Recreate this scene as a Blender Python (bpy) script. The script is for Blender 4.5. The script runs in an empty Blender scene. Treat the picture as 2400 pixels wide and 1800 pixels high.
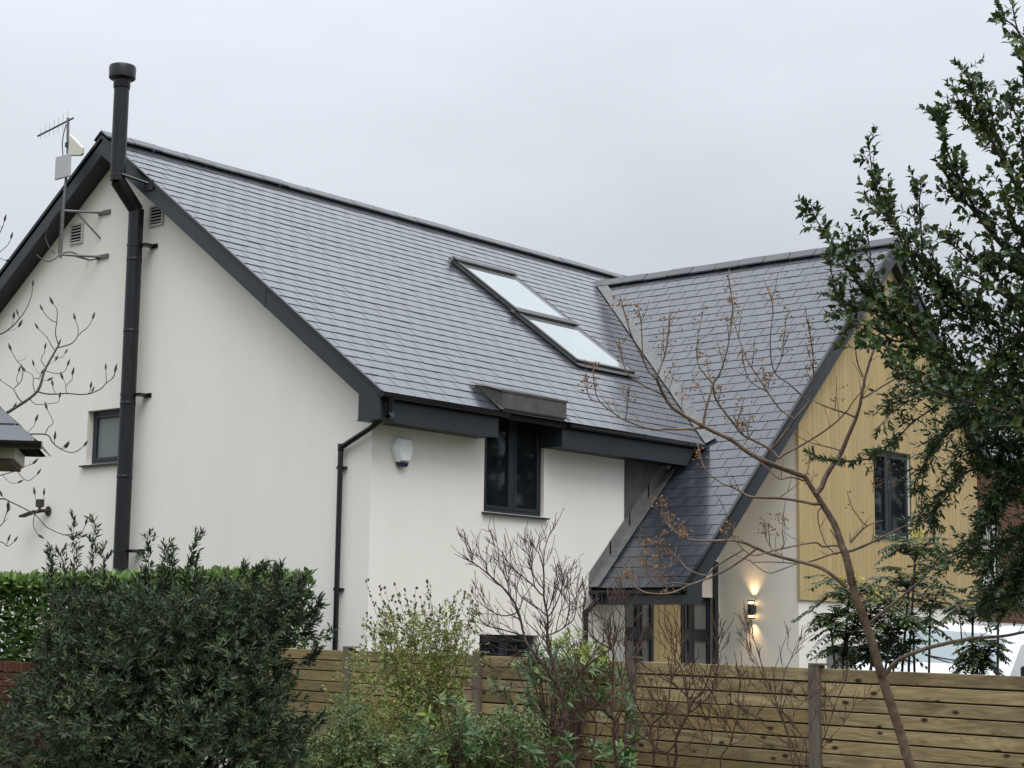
import bpy, bmesh, math, random
import numpy as np
from mathutils import Vector, Matrix

random.seed(7)
RNG = np.random.default_rng(11)
SC = bpy.context.scene
COL = SC.collection

# ------------------------------------------------------------------ camera
CAM = np.array([-15.3548, -15.0565, 1.75])
YAW, PIT, ROL, FPX = 0.8734, 0.1436, -0.0136, 4192.7          # focal length in pixels of a 2400 px wide picture
FW = np.array([math.sin(YAW) * math.cos(PIT), math.cos(YAW) * math.cos(PIT), math.sin(PIT)])
_r = np.array([math.cos(YAW), -math.sin(YAW), 0.0])
_u = np.cross(_r, FW)
RT = math.cos(ROL) * _r - math.sin(ROL) * _u
UP = math.sin(ROL) * _r + math.cos(ROL) * _u
cam_data = bpy.data.cameras.new("camera")
cam = bpy.data.objects.new("camera", cam_data)
COL.objects.link(cam)
cam.matrix_world = Matrix(((RT[0], UP[0], -FW[0], CAM[0]), (RT[1], UP[1], -FW[1], CAM[1]), (RT[2], UP[2], -FW[2], CAM[2]), (0, 0, 0, 1)))
cam_data.sensor_width = 36.0
cam_data.lens = 36.0 * FPX / 2400.0
cam_data.clip_start = 0.1
cam_data.clip_end = 3000.0
SC.camera = cam


def at(px, py, d):
    """point at distance d along the view axis that the survey photograph shows at pixel (px, py)"""
    return CAM + d * (FW + RT * (px - 1200.0) / FPX - UP * (py - 900.0) / FPX)


def project(p):
    d = np.asarray(p, float) - CAM
    z = d @ FW
    return np.stack([1200 + FPX * (d @ RT) / z, 900 - FPX * (d @ UP) / z], -1)


# ------------------------------------------------------------------ sky, sun, exposure
world = bpy.data.worlds.new("World")
SC.world = world
world.use_nodes = True
wn, wl = world.node_tree.nodes, world.node_tree.links
wn.clear()
SUN_EL, SUN_ROT = math.radians(58), math.radians(215)
w_out = wn.new("ShaderNodeOutputWorld")
w_bg = wn.new("ShaderNodeBackground")
w_sky = wn.new("ShaderNodeTexSky")
w_sky.sky_type = 'NISHITA'
w_sky.sun_disc = False
w_sky.sun_elevation = SUN_EL
w_sky.sun_rotation = SUN_ROT
w_sky.dust_density = 4.0
w_tc = wn.new("ShaderNodeTexCoord")
w_sep = wn.new("ShaderNodeSeparateXYZ")
wl.new(w_tc.outputs["Generated"], w_sep.inputs[0])
w_max = wn.new("ShaderNodeMath"); w_max.operation = 'MAXIMUM'; w_max.inputs[1].default_value = 0.0
wl.new(w_sep.outputs["Z"], w_max.inputs[0])
w_cie = wn.new("ShaderNodeMath"); w_cie.operation = 'MULTIPLY_ADD'          # overcast sky: zenith brighter than horizon
w_cie.inputs[1].default_value = 1.19; w_cie.inputs[2].default_value = 0.34
wl.new(w_max.outputs[0], w_cie.inputs[0])
w_map = wn.new("ShaderNodeMapping"); w_map.inputs["Scale"].default_value = (1.0, 1.0, 2.6)
wl.new(w_tc.outputs["Generated"], w_map.inputs[0])
w_noise = wn.new("ShaderNodeTexNoise"); w_noise.inputs["Scale"].default_value = 3.2
w_noise.inputs["Detail"].default_value = 5.0; w_noise.inputs["Roughness"].default_value = 0.5
wl.new(w_map.outputs[0], w_noise.inputs["Vector"])
w_rng = wn.new("ShaderNodeMapRange")
w_rng.inputs[1].default_value = 0.3; w_rng.inputs[2].default_value = 0.7
w_rng.inputs[3].default_value = 0.90; w_rng.inputs[4].default_value = 1.07
wl.new(w_noise.outputs["Fac"], w_rng.inputs[0])
w_mul = wn.new("ShaderNodeMath"); w_mul.operation = 'MULTIPLY'
wl.new(w_cie.outputs[0], w_mul.inputs[0]); wl.new(w_rng.outputs[0], w_mul.inputs[1])
w_tint = wn.new("ShaderNodeMix"); w_tint.data_type = 'RGBA'
w_tint.inputs[6].default_value = (0.908, 0.985, 1.08, 1); w_tint.inputs[7].default_value = (0.925, 0.985, 1.065, 1)
wl.new(w_rng.outputs[0], w_tint.inputs[0])
w_cloud = wn.new("ShaderNodeVectorMath"); w_cloud.operation = 'SCALE'
wl.new(w_tint.outputs[2], w_cloud.inputs[0]); wl.new(w_mul.outputs[0], w_cloud.inputs["Scale"])
w_skys = wn.new("ShaderNodeVectorMath"); w_skys.operation = 'SCALE'; w_skys.inputs["Scale"].default_value = 0.1
wl.new(w_sky.outputs[0], w_skys.inputs[0])
w_mix = wn.new("ShaderNodeMix"); w_mix.data_type = 'RGBA'; w_mix.inputs[0].default_value = 0.95     # closed cloud cover
wl.new(w_skys.outputs[0], w_mix.inputs[6]); wl.new(w_cloud.outputs[0], w_mix.inputs[7])
wl.new(w_mix.outputs[2], w_bg.inputs["Color"])
w_bg.inputs["Strength"].default_value = 1.0
wl.new(w_bg.outputs[0], w_out.inputs[0])

sun_data = bpy.data.lights.new("sun", 'SUN')
sun_data.energy = 1.5
sun_data.angle = math.radians(40)
sun_data.color = (1.0, 0.97, 0.93)
sun = bpy.data.objects.new("sun", sun_data)
COL.objects.link(sun)
SUN_DIR = Vector((-0.52 * math.cos(SUN_EL), -0.85 * math.cos(SUN_EL), math.sin(SUN_EL))).normalized()
sun.rotation_euler = SUN_DIR.to_track_quat('Z', 'Y').to_euler()
w_sky.sun_rotation = math.atan2(SUN_DIR.x, SUN_DIR.y)

SC.view_settings.view_transform = 'Standard'
SC.view_settings.look = 'None'
SC.view_settings.exposure = 0.30
SC.view_settings.gamma = 1.0
SC.view_settings.use_curve_mapping = False
SC.render.engine = 'CYCLES'
SC.cycles.max_bounces = 6
SC.cycles.transparent_max_bounces = 8
SC.cycles.use_denoising = True
SC.render.film_transparent = False

# ------------------------------------------------------------------ materials
MAT = {}


def material(name, col, rough=0.7, spec=0.5, metal=0.0, var=0.0, noise=(6.0, 0.0), stretch=(1, 1, 1), bump=0.0, bump_scale=60.0,
             col2=None, coat=0.0, objrand=0.0, attr=False, emit=None, coords="Object"):
    m = bpy.data.materials.new(name)
    m.use_nodes = True
    n, l = m.node_tree.nodes, m.node_tree.links
    b = n["Principled BSDF"]
    b.inputs["Roughness"].default_value = rough
    b.inputs["Specular IOR Level"].default_value = spec
    b.inputs["Metallic"].default_value = metal
    if coat:
        b.inputs["Coat Weight"].default_value = coat
        b.inputs["Coat Roughness"].default_value = 0.12
    tc = n.new("ShaderNodeTexCoord")
    mp = n.new("ShaderNodeMapping")
    mp.inputs["Scale"].default_value = stretch
    l.new(tc.outputs[coords], mp.inputs[0])
    cur = None
    if col2 is not None:
        no = n.new("ShaderNodeTexNoise")
        no.inputs["Scale"].default_value = noise[0]; no.inputs["Detail"].default_value = 8.0; no.inputs["Roughness"].default_value = 0.62
        l.new(mp.outputs[0], no.inputs["Vector"])
        rr = n.new("ShaderNodeMapRange"); rr.inputs[1].default_value = 0.33; rr.inputs[2].default_value = 0.67
        l.new(no.outputs["Fac"], rr.inputs[0])
        mx = n.new("ShaderNodeMix"); mx.data_type = 'RGBA'
        mx.inputs[6].default_value = (*col, 1); mx.inputs[7].default_value = (*col2, 1)
        l.new(rr.outputs[0], mx.inputs[0])
        cur = mx.outputs[2]
    else:
        c = n.new("ShaderNodeRGB"); c.outputs[0].default_value = (*col, 1); cur = c.outputs[0]
    if objrand or attr:
        if attr:
            ri = n.new("ShaderNodeAttribute"); ri.attribute_name = "tone"; src = ri.outputs["Fac"]
        else:
            ri = n.new("ShaderNodeObjectInfo"); src = ri.outputs["Random"]
        mr = n.new("ShaderNodeMapRange"); a = objrand or 0.2
        mr.inputs[3].default_value = 1 - a; mr.inputs[4].default_value = 1 + a
        l.new(src, mr.inputs[0])
        vm = n.new("ShaderNodeVectorMath"); vm.operation = 'SCALE'
        l.new(cur, vm.inputs[0]); l.new(mr.outputs[0], vm.inputs["Scale"])
        cur = vm.outputs[0]
    l.new(cur, b.inputs["Base Color"])
    if bump:
        bn = n.new("ShaderNodeTexNoise"); bn.inputs["Scale"].default_value = bump_scale; bn.inputs["Detail"].default_value = 6.0
        l.new(mp.outputs[0], bn.inputs["Vector"])
        bp = n.new("ShaderNodeBump"); bp.inputs["Strength"].default_value = bump; bp.inputs["Distance"].default_value = 0.01
        l.new(bn.outputs["Fac"], bp.inputs["Height"])
        l.new(bp.outputs[0], b.inputs["Normal"])
    if emit:
        b.inputs["Emission Color"].default_value = (*emit[0], 1); b.inputs["Emission Strength"].default_value = emit[1]
    MAT[name] = m
    return m


material("render", (0.875, 0.84, 0.78), 0.92, 0.2, col2=(0.835, 0.80, 0.738), noise=(1.3, 0), bump=0.16, bump_scale=120, stretch=(1, 1, 0.28))
material("slate", (0.031, 0.036, 0.046), 0.26, 0.6, coat=0.6, col2=(0.044, 0.049, 0.060), noise=(5, 0), objrand=0.16, bump=0.06, bump_scale=35)
material("slate_mass", (0.031, 0.036, 0.046), 0.26, 0.6, coat=0.6, col2=(0.044, 0.049, 0.060), noise=(5, 0), attr=True, objrand=0.16, bump=0.06, bump_scale=35)
material("ridge", (0.045, 0.049, 0.055), 0.40, 0.5, coat=0.25, col2=(0.065, 0.068, 0.073), noise=(7, 0), objrand=0.18, bump=0.1, bump_scale=60)
material("felt", (0.012, 0.012, 0.013), 0.9, 0.1)
material("anthracite", (0.020, 0.026, 0.034), 0.38, 0.5, col2=(0.026, 0.032, 0.040), noise=(3, 0))
material("soffit", (0.020, 0.023, 0.027), 0.5, 0.4)
material("gutter", (0.006, 0.0065, 0.0075), 0.26, 0.5, col2=(0.010, 0.010, 0.012), noise=(9, 0))
material("flue", (0.007, 0.008, 0.010), 0.34, 0.4, col2=(0.013, 0.0145, 0.018), noise=(5, 0), stretch=(3, 3, 0.6), bump=0.05, bump_scale=30)
material("lead", (0.11, 0.11, 0.112), 0.40, 0.5, col2=(0.18, 0.178, 0.17), noise=(5, 0), bump=0.25, bump_scale=9)
material("lead_cheek", (0.060, 0.056, 0.053), 0.55, 0.4, col2=(0.11, 0.102, 0.094), noise=(3.5, 0), bump=0.2, bump_scale=8)
material("glass_dark", (0.010, 0.013, 0.016), 0.03, 0.6)
material("glass_frost", (0.16, 0.19, 0.185), 0.35, 0.5, col2=(0.19, 0.22, 0.21), noise=(2, 0))
material("glass_grey", (0.17, 0.175, 0.175), 0.15, 0.5, col2=(0.24, 0.24, 0.235), noise=(1.2, 0))
material("glass_roof", (0.49, 0.535, 0.53), 0.05, 0.6, metal=0.72, col2=(0.56, 0.60, 0.59), noise=(1.2, 0))
material("frame_dark", (0.020, 0.026, 0.034), 0.35, 0.5)
material("skylight_frame", (0.035, 0.034, 0.034), 0.4, 0.5, col2=(0.05, 0.048, 0.047), noise=(6, 0))
material("alu", (0.42, 0.43, 0.44), 0.4, 0.5, metal=0.8)
material("galv", (0.20, 0.205, 0.21), 0.5, 0.5, metal=0.35, col2=(0.13, 0.13, 0.135), noise=(30, 0))
material("white_plastic", (0.84, 0.845, 0.85), 0.35, 0.5)
material("cream_plastic", (0.66, 0.64, 0.57), 0.45, 0.5)
material("clear_plastic", (0.45, 0.45, 0.46), 0.3, 0.5)
material("blue_plastic", (0.012, 0.016, 0.055), 0.25, 0.5)
material("vent_plastic", (0.52, 0.50, 0.47), 0.5, 0.4)
material("dark_void", (0.010, 0.010, 0.011), 0.8, 0.1)
material("cable", (0.07, 0.066, 0.06), 0.6, 0.3)
material("brick", (0.055, 0.023, 0.014), 0.85, 0.25, col2=(0.10, 0.042, 0.024), noise=(9, 0), objrand=0.3, bump=0.4, bump_scale=50)
material("brick_wall_far", (0.14, 0.065, 0.045), 0.85, 0.25, col2=(0.20, 0.095, 0.062), noise=(9, 0), objrand=0.25, bump=0.3, bump_scale=50)
material("mortar", (0.30, 0.27, 0.22), 0.95, 0.1, col2=(0.22, 0.20, 0.165), noise=(8, 0))
material("mortar_old", (0.085, 0.055, 0.04), 0.95, 0.1, col2=(0.06, 0.04, 0.03), noise=(8, 0))
material("post_wood", (0.115, 0.092, 0.07), 0.8, 0.25, col2=(0.17, 0.145, 0.115), noise=(5, 0), stretch=(6, 6, 0.7), bump=0.5, bump_scale=18)
material("soil", (0.10, 0.082, 0.055), 0.95, 0.1, col2=(0.07, 0.085, 0.035), noise=(0.6, 0), bump=0.5, bump_scale=3)
material("van_paint", (0.72, 0.74, 0.75), 0.18, 0.5, coat=0.5)
material("van_glass", (0.30, 0.34, 0.345), 0.06, 0.8, metal=0.55)
material("rubber", (0.02, 0.02, 0.02), 0.8, 0.2)
material("teal", (0.01, 0.035, 0.032), 0.3, 0.5)
material("bulb", (1, 0.7, 0.35), 0.4, 0.3, emit=((1.0, 0.62, 0.25), 12.0))


def wood(name, c1, c2, knot, grain_axis, ring=9.0, rand=0.16, algae=None, rough=0.6, bump=0.25):
    """sawn board: long grain, knots, per-board tone"""
    m = bpy.data.materials.new(name); m.use_nodes = True
    n, l = m.node_tree.nodes, m.node_tree.links
    b = n["Principled BSDF"]; b.inputs["Roughness"].default_value = rough; b.inputs["Specular IOR Level"].default_value = 0.35
    tc = n.new("ShaderNodeTexCoord"); oi = n.new("ShaderNodeObjectInfo")
    off = n.new("ShaderNodeVectorMath"); off.operation = 'SCALE'; off.inputs[0].default_value = (37.0, 53.0, 71.0)
    l.new(oi.outputs["Random"], off.inputs["Scale"])
    add = n.new("ShaderNodeVectorMath"); add.operation = 'ADD'
    l.new(tc.outputs["Object"], add.inputs[0]); l.new(off.outputs[0], add.inputs[1])
    mp = n.new("ShaderNodeMapping")
    s = [ring, ring, ring]; s[grain_axis] = ring * 0.07
    mp.inputs["Scale"].default_value = s
    l.new(add.outputs[0], mp.inputs[0])
    g = n.new("ShaderNodeTexNoise"); g.inputs["Scale"].default_value = 2.0; g.inputs["Detail"].default_value = 7.0
    g.inputs["Roughness"].default_value = 0.72; g.inputs["Distortion"].default_value = 1.8
    l.new(mp.outputs[0], g.inputs["Vector"])
    rr = n.new("ShaderNodeMapRange"); rr.inputs[1].default_value = 0.32; rr.inputs[2].default_value = 0.68
    l.new(g.outputs["Fac"], rr.inputs[0])
    mx = n.new("ShaderNodeMix"); mx.data_type = 'RGBA'; mx.inputs[6].default_value = (*c1, 1); mx.inputs[7].default_value = (*c2, 1)
    l.new(rr.outputs[0], mx.inputs[0]); cur = mx.outputs[2]
    if algae:
        an = n.new("ShaderNodeTexNoise"); an.inputs["Scale"].default_value = 2.2; an.inputs["Detail"].default_value = 6.0
        l.new(add.outputs[0], an.inputs["Vector"])
        ar = n.new("ShaderNodeMapRange"); ar.inputs[1].default_value = 0.45; ar.inputs[2].default_value = 0.75; ar.inputs[4].default_value = 0.85
        l.new(an.outputs["Fac"], ar.inputs[0])
        am = n.new("ShaderNodeMix"); am.data_type = 'RGBA'; am.inputs[7].default_value = (*algae, 1)
        l.new(ar.outputs[0], am.inputs[0]); l.new(cur, am.inputs[6]); cur = am.outputs[2]
    if knot:
        kp = n.new("ShaderNodeMapping"); ks = [0.0, 9.0, 9.0]; ks[grain_axis] = 4.6; kp.inputs["Scale"].default_value = ks
        l.new(add.outputs[0], kp.inputs[0])
        v = n.new("ShaderNodeTexVoronoi"); v.inputs["Scale"].default_value = 1.0
        l.new(kp.outputs[0], v.inputs["Vector"])
        kr = n.new("ShaderNodeMapRange"); kr.inputs[1].default_value = 0.09; kr.inputs[2].default_value = 0.19
        kr.inputs[3].default_value = 1.0; kr.inputs[4].default_value = 0.0
        l.new(v.outputs["Distance"], kr.inputs[0])
        km = n.new("ShaderNodeMix"); km.data_type = 'RGBA'; km.inputs[7].default_value = (*knot, 1)
        l.new(kr.outputs[0], km.inputs[0]); l.new(cur, km.inputs[6]); cur = km.outputs[2]
    mr = n.new("ShaderNodeMapRange"); mr.inputs[3].default_value = 1 - rand; mr.inputs[4].default_value = 1 + rand
    l.new(oi.outputs["Random"], mr.inputs[0])
    vm = n.new("ShaderNodeVectorMath"); vm.operation = 'SCALE'
    l.new(cur, vm.inputs[0]); l.new(mr.outputs[0], vm.inputs["Scale"])
    l.new(vm.outputs[0], b.inputs["Base Color"])
    bp = n.new("ShaderNodeBump"); bp.inputs["Strength"].default_value = bump; bp.inputs["Distance"].default_value = 0.006
    l.new(g.outputs["Fac"], bp.inputs["Height"]); l.new(bp.outputs[0], b.inputs["Normal"])
    MAT[name] = m


wood("cladding", (0.415, 0.30, 0.14), (0.53, 0.395, 0.20), None, 2, 7.0, 0.06)
wood("door_wood", (0.52, 0.38, 0.17), (0.66, 0.51, 0.26), None, 2, 8.0, 0.05)
wood("fence_wood", (0.145, 0.104, 0.050), (0.47, 0.365, 0.195), (0.035, 0.020, 0.010), 1, 9.0, 0.24, algae=(0.175, 0.135, 0.062))
wood("fence_wood_dark", (0.135, 0.095, 0.042), (0.31, 0.225, 0.10), (0.03, 0.018, 0.010), 1, 9.0, 0.22, algae=(0.15, 0.14, 0.06))


def bark(name, c1, c2, scale=40):
    return material(name, c1, 0.75, 0.3, col2=c2, noise=(scale, 0), bump=0.3, bump_scale=scale * 2)


bark("bark_tree", (0.075, 0.044, 0.031), (0.26, 0.185, 0.135), 16)
MAT["bark_tree"].node_tree.nodes["Principled BSDF"].inputs["Roughness"].default_value = 0.42
bark("bark_twig", (0.060, 0.034, 0.025), (0.115, 0.073, 0.053), 40)
bark("bark_red", (0.045, 0.027, 0.021), (0.095, 0.062, 0.05), 40)
bark("bark_magnolia", (0.06, 0.056, 0.048), (0.10, 0.093, 0.08), 40)
bark("bark_dark", (0.035, 0.028, 0.022), (0.07, 0.055, 0.045), 40)
bark("bud", (0.055, 0.055, 0.042), (0.09, 0.085, 0.062), 80)
bark("capsule", (0.17, 0.085, 0.04), (0.38, 0.22, 0.11), 60)
bark("seedhead", (0.055, 0.050, 0.045), (0.10, 0.085, 0.07), 60)


def leafmat(name, stops, rough=0.38, trans=0.18, spec=0.5):
    """leaf colour picked per leaf from the 'tone' attribute"""
    m = bpy.data.materials.new(name); m.use_nodes = True
    n, l = m.node_tree.nodes, m.node_tree.links
    b = n["Principled BSDF"]; b.inputs["Roughness"].default_value = rough; b.inputs["Specular IOR Level"].default_value = spec
    a = n.new("ShaderNodeAttribute"); a.attribute_name = "tone"
    cr = n.new("ShaderNodeValToRGB")
    el = cr.color_ramp.elements
    el[0].position = stops[0][0]; el[0].color = (*stops[0][1], 1)
    el[1].position = stops[-1][0]; el[1].color = (*stops[-1][1], 1)
    for p, c in stops[1:-1]:
        e = el.new(p); e.color = (*c, 1)
    l.new(a.outputs["Fac"], cr.inputs[0])
    l.new(cr.outputs[0], b.inputs["Base Color"])
    t = n.new("ShaderNodeBsdfTranslucent"); l.new(cr.outputs[0], t.inputs[0])
    mx = n.new("ShaderNodeMixShader"); mx.inputs[0].default_value = trans
    l.new(b.outputs[0], mx.inputs[1]); l.new(t.outputs[0], mx.inputs[2])
    l.new(mx.outputs[0], n["Material Output"].inputs[0])
    MAT[name] = m


leafmat("leaf_holly", [(0, (0.024, 0.052, 0.018)), (0.6, (0.052, 0.095, 0.032)), (0.93, (0.105, 0.15, 0.04)), (1, (0.20, 0.20, 0.04))], 0.30, 0.2)
leafmat("leaf_small", [(0, (0.028, 0.060, 0.022)), (0.6, (0.055, 0.105, 0.036)), (1, (0.11, 0.16, 0.05))], 0.35, 0.15)
leafmat("leaf_dark", [(0, (0.026, 0.044, 0.022)), (0.5, (0.052, 0.078, 0.038)), (0.85, (0.095, 0.125, 0.056)), (1, (0.15, 0.15, 0.05))], 0.45, 0.15, 0.28)
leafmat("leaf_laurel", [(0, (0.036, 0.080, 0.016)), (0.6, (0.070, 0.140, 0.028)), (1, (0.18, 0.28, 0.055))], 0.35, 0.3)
leafmat("leaf_abelia", [(0, (0.12, 0.16, 0.038)), (0.55, (0.22, 0.265, 0.066)), (0.88, (0.36, 0.38, 0.105)), (1, (0.26, 0.11, 0.035))], 0.45, 0.3)
leafmat("leaf_grey", [(0, (0.060, 0.105, 0.030)), (0.6, (0.11, 0.165, 0.048)), (0.9, (0.19, 0.23, 0.075)), (1, (0.14, 0.10, 0.03))], 0.42, 0.2)
leafmat("leaf_rhodo", [(0, (0.035, 0.085, 0.022)), (0.6, (0.070, 0.135, 0.035)), (0.85, (0.12, 0.19, 0.05)), (1, (0.30, 0.33, 0.06))], 0.33, 0.2)
leafmat("leaf_rhodo_yellow", [(0, (0.10, 0.16, 0.03)), (0.5, (0.20, 0.26, 0.045)), (1, (0.40, 0.42, 0.10))], 0.33, 0.25)
leafmat("leaf_mahonia", [(0, (0.028, 0.058, 0.020)), (0.6, (0.055, 0.100, 0.034)), (1, (0.12, 0.15, 0.045))], 0.35, 0.22)
leafmat("petal_yellow", [(0, (0.55, 0.50, 0.06)), (1, (0.75, 0.68, 0.12))], 0.6, 0.3)
leafmat("leaf_wood", [(0, (0.010, 0.018, 0.008)), (1, (0.03, 0.045, 0.018))], 0.6, 0.1)

# ------------------------------------------------------------------ mesh helpers
ORG = {}


class MB:
    """collects shapes in world coordinates; build() links them as ONE mesh object"""

    def __init__(self):
        self.v, self.f, self.t = [], [], []

    def poly(self, pts, tone=None):
        b = len(self.v); self.v += [tuple(map(float, p)) for p in pts]; self.f.append(tuple(range(b, b + len(pts))))
        if tone is not None: self.t.append(tone)

    def box(self, x0, x1, y0, y1, z0, z1):
        b = len(self.v)
        self.v += [(x0, y0, z0), (x1, y0, z0), (x1, y1, z0), (x0, y1, z0), (x0, y0, z1), (x1, y0, z1), (x1, y1, z1), (x0, y1, z1)]
        self.f += [tuple(b + i for i in q) for q in ((0, 3, 2, 1), (4, 5, 6, 7), (0, 1, 5, 4), (1, 2, 6, 5), (2, 3, 7, 6), (3, 0, 4, 7))]
        return self

    def prism(self, poly, ext):
        """polygon of 3D points pushed along the vector ext"""
        n = len(poly); b = len(self.v); e = np.array(ext, float)
        self.v += [tuple(map(float, p)) for p in poly] + [tuple(map(float, np.array(p, float) + e)) for p in poly]
        self.f.append(tuple(range(b + n - 1, b - 1, -1))); self.f.append(tuple(range(b + n, b + 2 * n)))
        for i in range(n):
            j = (i + 1) % n; self.f.append((b + i, b + j, b + n + j, b + n + i))
        return self

    def obox(self, c, ax, ay, az):
        """box from a centre and three half axes"""
        c, ax, ay, az = (np.array(q, float) for q in (c, ax, ay, az))
        base = [c - ax - ay - az, c + ax - ay - az, c + ax + ay - az, c - ax + ay - az]
        return self.prism(base, 2 * az)

    def tube(self, pts, rad, seg=8, cap=True):
        pts = np.array(pts, float); n = len(pts)
        rad = np.full(n, rad, float) if np.isscalar(rad) else np.array(rad, float)
        tan = np.gradient(pts, axis=0); tan /= np.linalg.norm(tan, axis=1)[:, None] + 1e-9
        ref = np.array([0, 0, 1.0]) if abs(tan[0][2]) < 0.9 else np.array([1.0, 0, 0])
        b0 = len(self.v)
        for i in range(n):
            a = np.cross(tan[i], ref); a /= np.linalg.norm(a) + 1e-9; c = np.cross(tan[i], a)
            if i == 0: pass
            for k in range(seg):
                t = 2 * math.pi * k / seg
                self.v.append(tuple(pts[i] + rad[i] * (math.cos(t) * a + math.sin(t) * c)))
            ref = np.cross(a, tan[i]) if False else ref
        for i in range(n - 1):
            for k in range(seg):
                k2 = (k + 1) % seg
                self.f.append((b0 + i * seg + k, b0 + i * seg + k2, b0 + (i + 1) * seg + k2, b0 + (i + 1) * seg + k))
        if cap:
            self.f.append(tuple(range(b0 + seg - 1, b0 - 1, -1))); self.f.append(tuple(range(b0 + (n - 1) * seg, b0 + n * seg)))
        return self

    def lathe(self, c, prof, seg=20, axis=(0, 0, 1)):
        """profile of (radius, height) turned about an axis through c"""
        ax = np.array(axis, float); ref = np.array([1.0, 0, 0]) if abs(ax[0]) < 0.9 else np.array([0, 1.0, 0])
        a = np.cross(ax, ref); a /= np.linalg.norm(a); d = np.cross(ax, a); c = np.array(c, float); b0 = len(self.v)
        for r, h in prof:
            for k in range(seg):
                t = 2 * math.pi * k / seg
                self.v.append(tuple(c + ax * h + r * (math.cos(t) * a + math.sin(t) * d)))
        for i in range(len(prof) - 1):
            for k in range(seg):
                k2 = (k + 1) % seg
                self.f.append((b0 + i * seg + k, b0 + i * seg + k2, b0 + (i + 1) * seg + k2, b0 + (i + 1) * seg + k))
        self.f.append(tuple(range(b0 + seg - 1, b0 - 1, -1))); self.f.append(tuple(range(b0 + (len(prof) - 1) * seg, b0 + len(prof) * seg)))
        return self

    def build(self, name, mat, parent=None, smooth=False, bevel=0.0, origin=None):
        o3 = np.array(ORG.get(parent, (0, 0, 0)) if origin is None else origin, float)
        me = bpy.data.meshes.new(name)
        v = np.array(self.v, float) - o3
        me.from_pydata(v.tolist(), [], self.f)
        me.materials.append(MAT[mat])
        if self.t:
            at_ = me.attributes.new("tone", 'FLOAT', 'FACE'); at_.data.foreach_set("value", np.array(self.t, dtype=np.float32))
        bm = bmesh.new(); bm.from_mesh(me); bmesh.ops.recalc_face_normals(bm, faces=bm.faces)
        if bevel:
            bmesh.ops.bevel(bm, geom=[e for e in bm.edges if e.is_manifold and e.calc_face_angle(0) > 0.5], offset=bevel, segments=1, affect='EDGES', clamp_overlap=True)
        bm.to_mesh(me); bm.free()
        if smooth:
            me.polygons.foreach_set("use_smooth", [True] * len(me.polygons))
            try: me.set_sharp_from_angle(angle=math.radians(40))
            except Exception: pass
        ob = bpy.data.objects.new(name, me)
        COL.objects.link(ob)
        if parent is not None:
            ob.parent = parent
            if origin is not None: ob.location = Vector(o3) - Vector(ORG[parent])
        elif origin is not None:
            ob.location = o3
        ORG[ob] = tuple(o3)
        return ob


def B(x0, x1, y0, y1, z0, z1):
    return MB().box(x0, x1, y0, y1, z0, z1)


def thing(name, loc, label, cat, group=None):
    o = bpy.data.objects.new(name, None); COL.objects.link(o)
    o.location = loc; o.empty_display_size = 0.2
    o["label"] = label; o["category"] = cat
    if group: o["group"] = group
    ORG[o] = tuple(map(float, loc))
    return o


def tag(o, label, cat, group=None):
    o["label"] = label; o["category"] = cat
    if group: o["group"] = group
    return o


# ------------------------------------------------------------------ the ground
g = MB(); g.poly([(-600, -600, 0), (600, -600, 0), (600, 600, 0), (-600, 600, 0)])
ground = g.build("ground", "soil"); ground["kind"] = "structure"

# ------------------------------------------------------------------ the house
YR, HR, T = 5.192, 8.792, 0.7302            # main ridge, its height, tangent of the pitch
XV, YE = -0.284, -0.427                     # verge and eave lines
XR, HW, TW = 10.398, 8.304, 0.9543          # wing ridge
XE, YG, YW = 4.343, -1.57, -1.385           # low eave of the wing, its verge, its gable wall
X1, X2, XEND = 7.56, 13.47, 14.9
ZF = lambda y: HR - T * abs(YR - y)
ZW = lambda x: HW - TW * abs(XR - x)
house = thing("house", (5.0, 4.0, 0), "white rendered house with grey slate roofs and a timber clad gable", "house")


def wall(axis, pos, depth, u0, u1, z0, top, openings, name, mat, breaks=()):
    """upright wall with real openings; axis 'x' lies in x = pos, axis 'y' in y = pos; depth points inward"""
    us = sorted(set([u0, u1] + [q for o in openings for q in o[:2]] + list(breaks)))
    us = [u for u in us if u0 <= u <= u1]
    m = MB(); P = (lambda u, z, d=0.0: (pos + d, u, z)) if axis == 'x' else (lambda u, z, d=0.0: (u, pos + d, z))
    for a, b in zip(us[:-1], us[1:]):
        mid = (a + b) / 2
        ops = sorted([o for o in openings if o[0] <= mid <= o[1]], key=lambda o: o[2])
        z = z0
        for o in ops + [None]:
            zt = o[2] if o else None
            if o is None:
                pts = [(a, z), (b, z), (b, top(b)), (a, top(a))]
            else:
                pts = [(a, z), (b, z), (b, zt), (a, zt)]
                z = o[3]
            if o is None or zt - pts[0][1] > 1e-6:
                m.poly([P(*q) for q in pts]); m.poly([P(*q, depth) for q in pts])
    for (a, b, zb, zt) in openings:
        for q in ([(a, zb), (b, zb)], [(b, zb), (b, zt)], [(b, zt), (a, zt)], [(a, zt), (a, zb)]):
            m.poly([P(*q[0]), P(*q[1]), P(*q[1], depth), P(*q[0], depth)])
    return m.build(name, mat, house)


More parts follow.
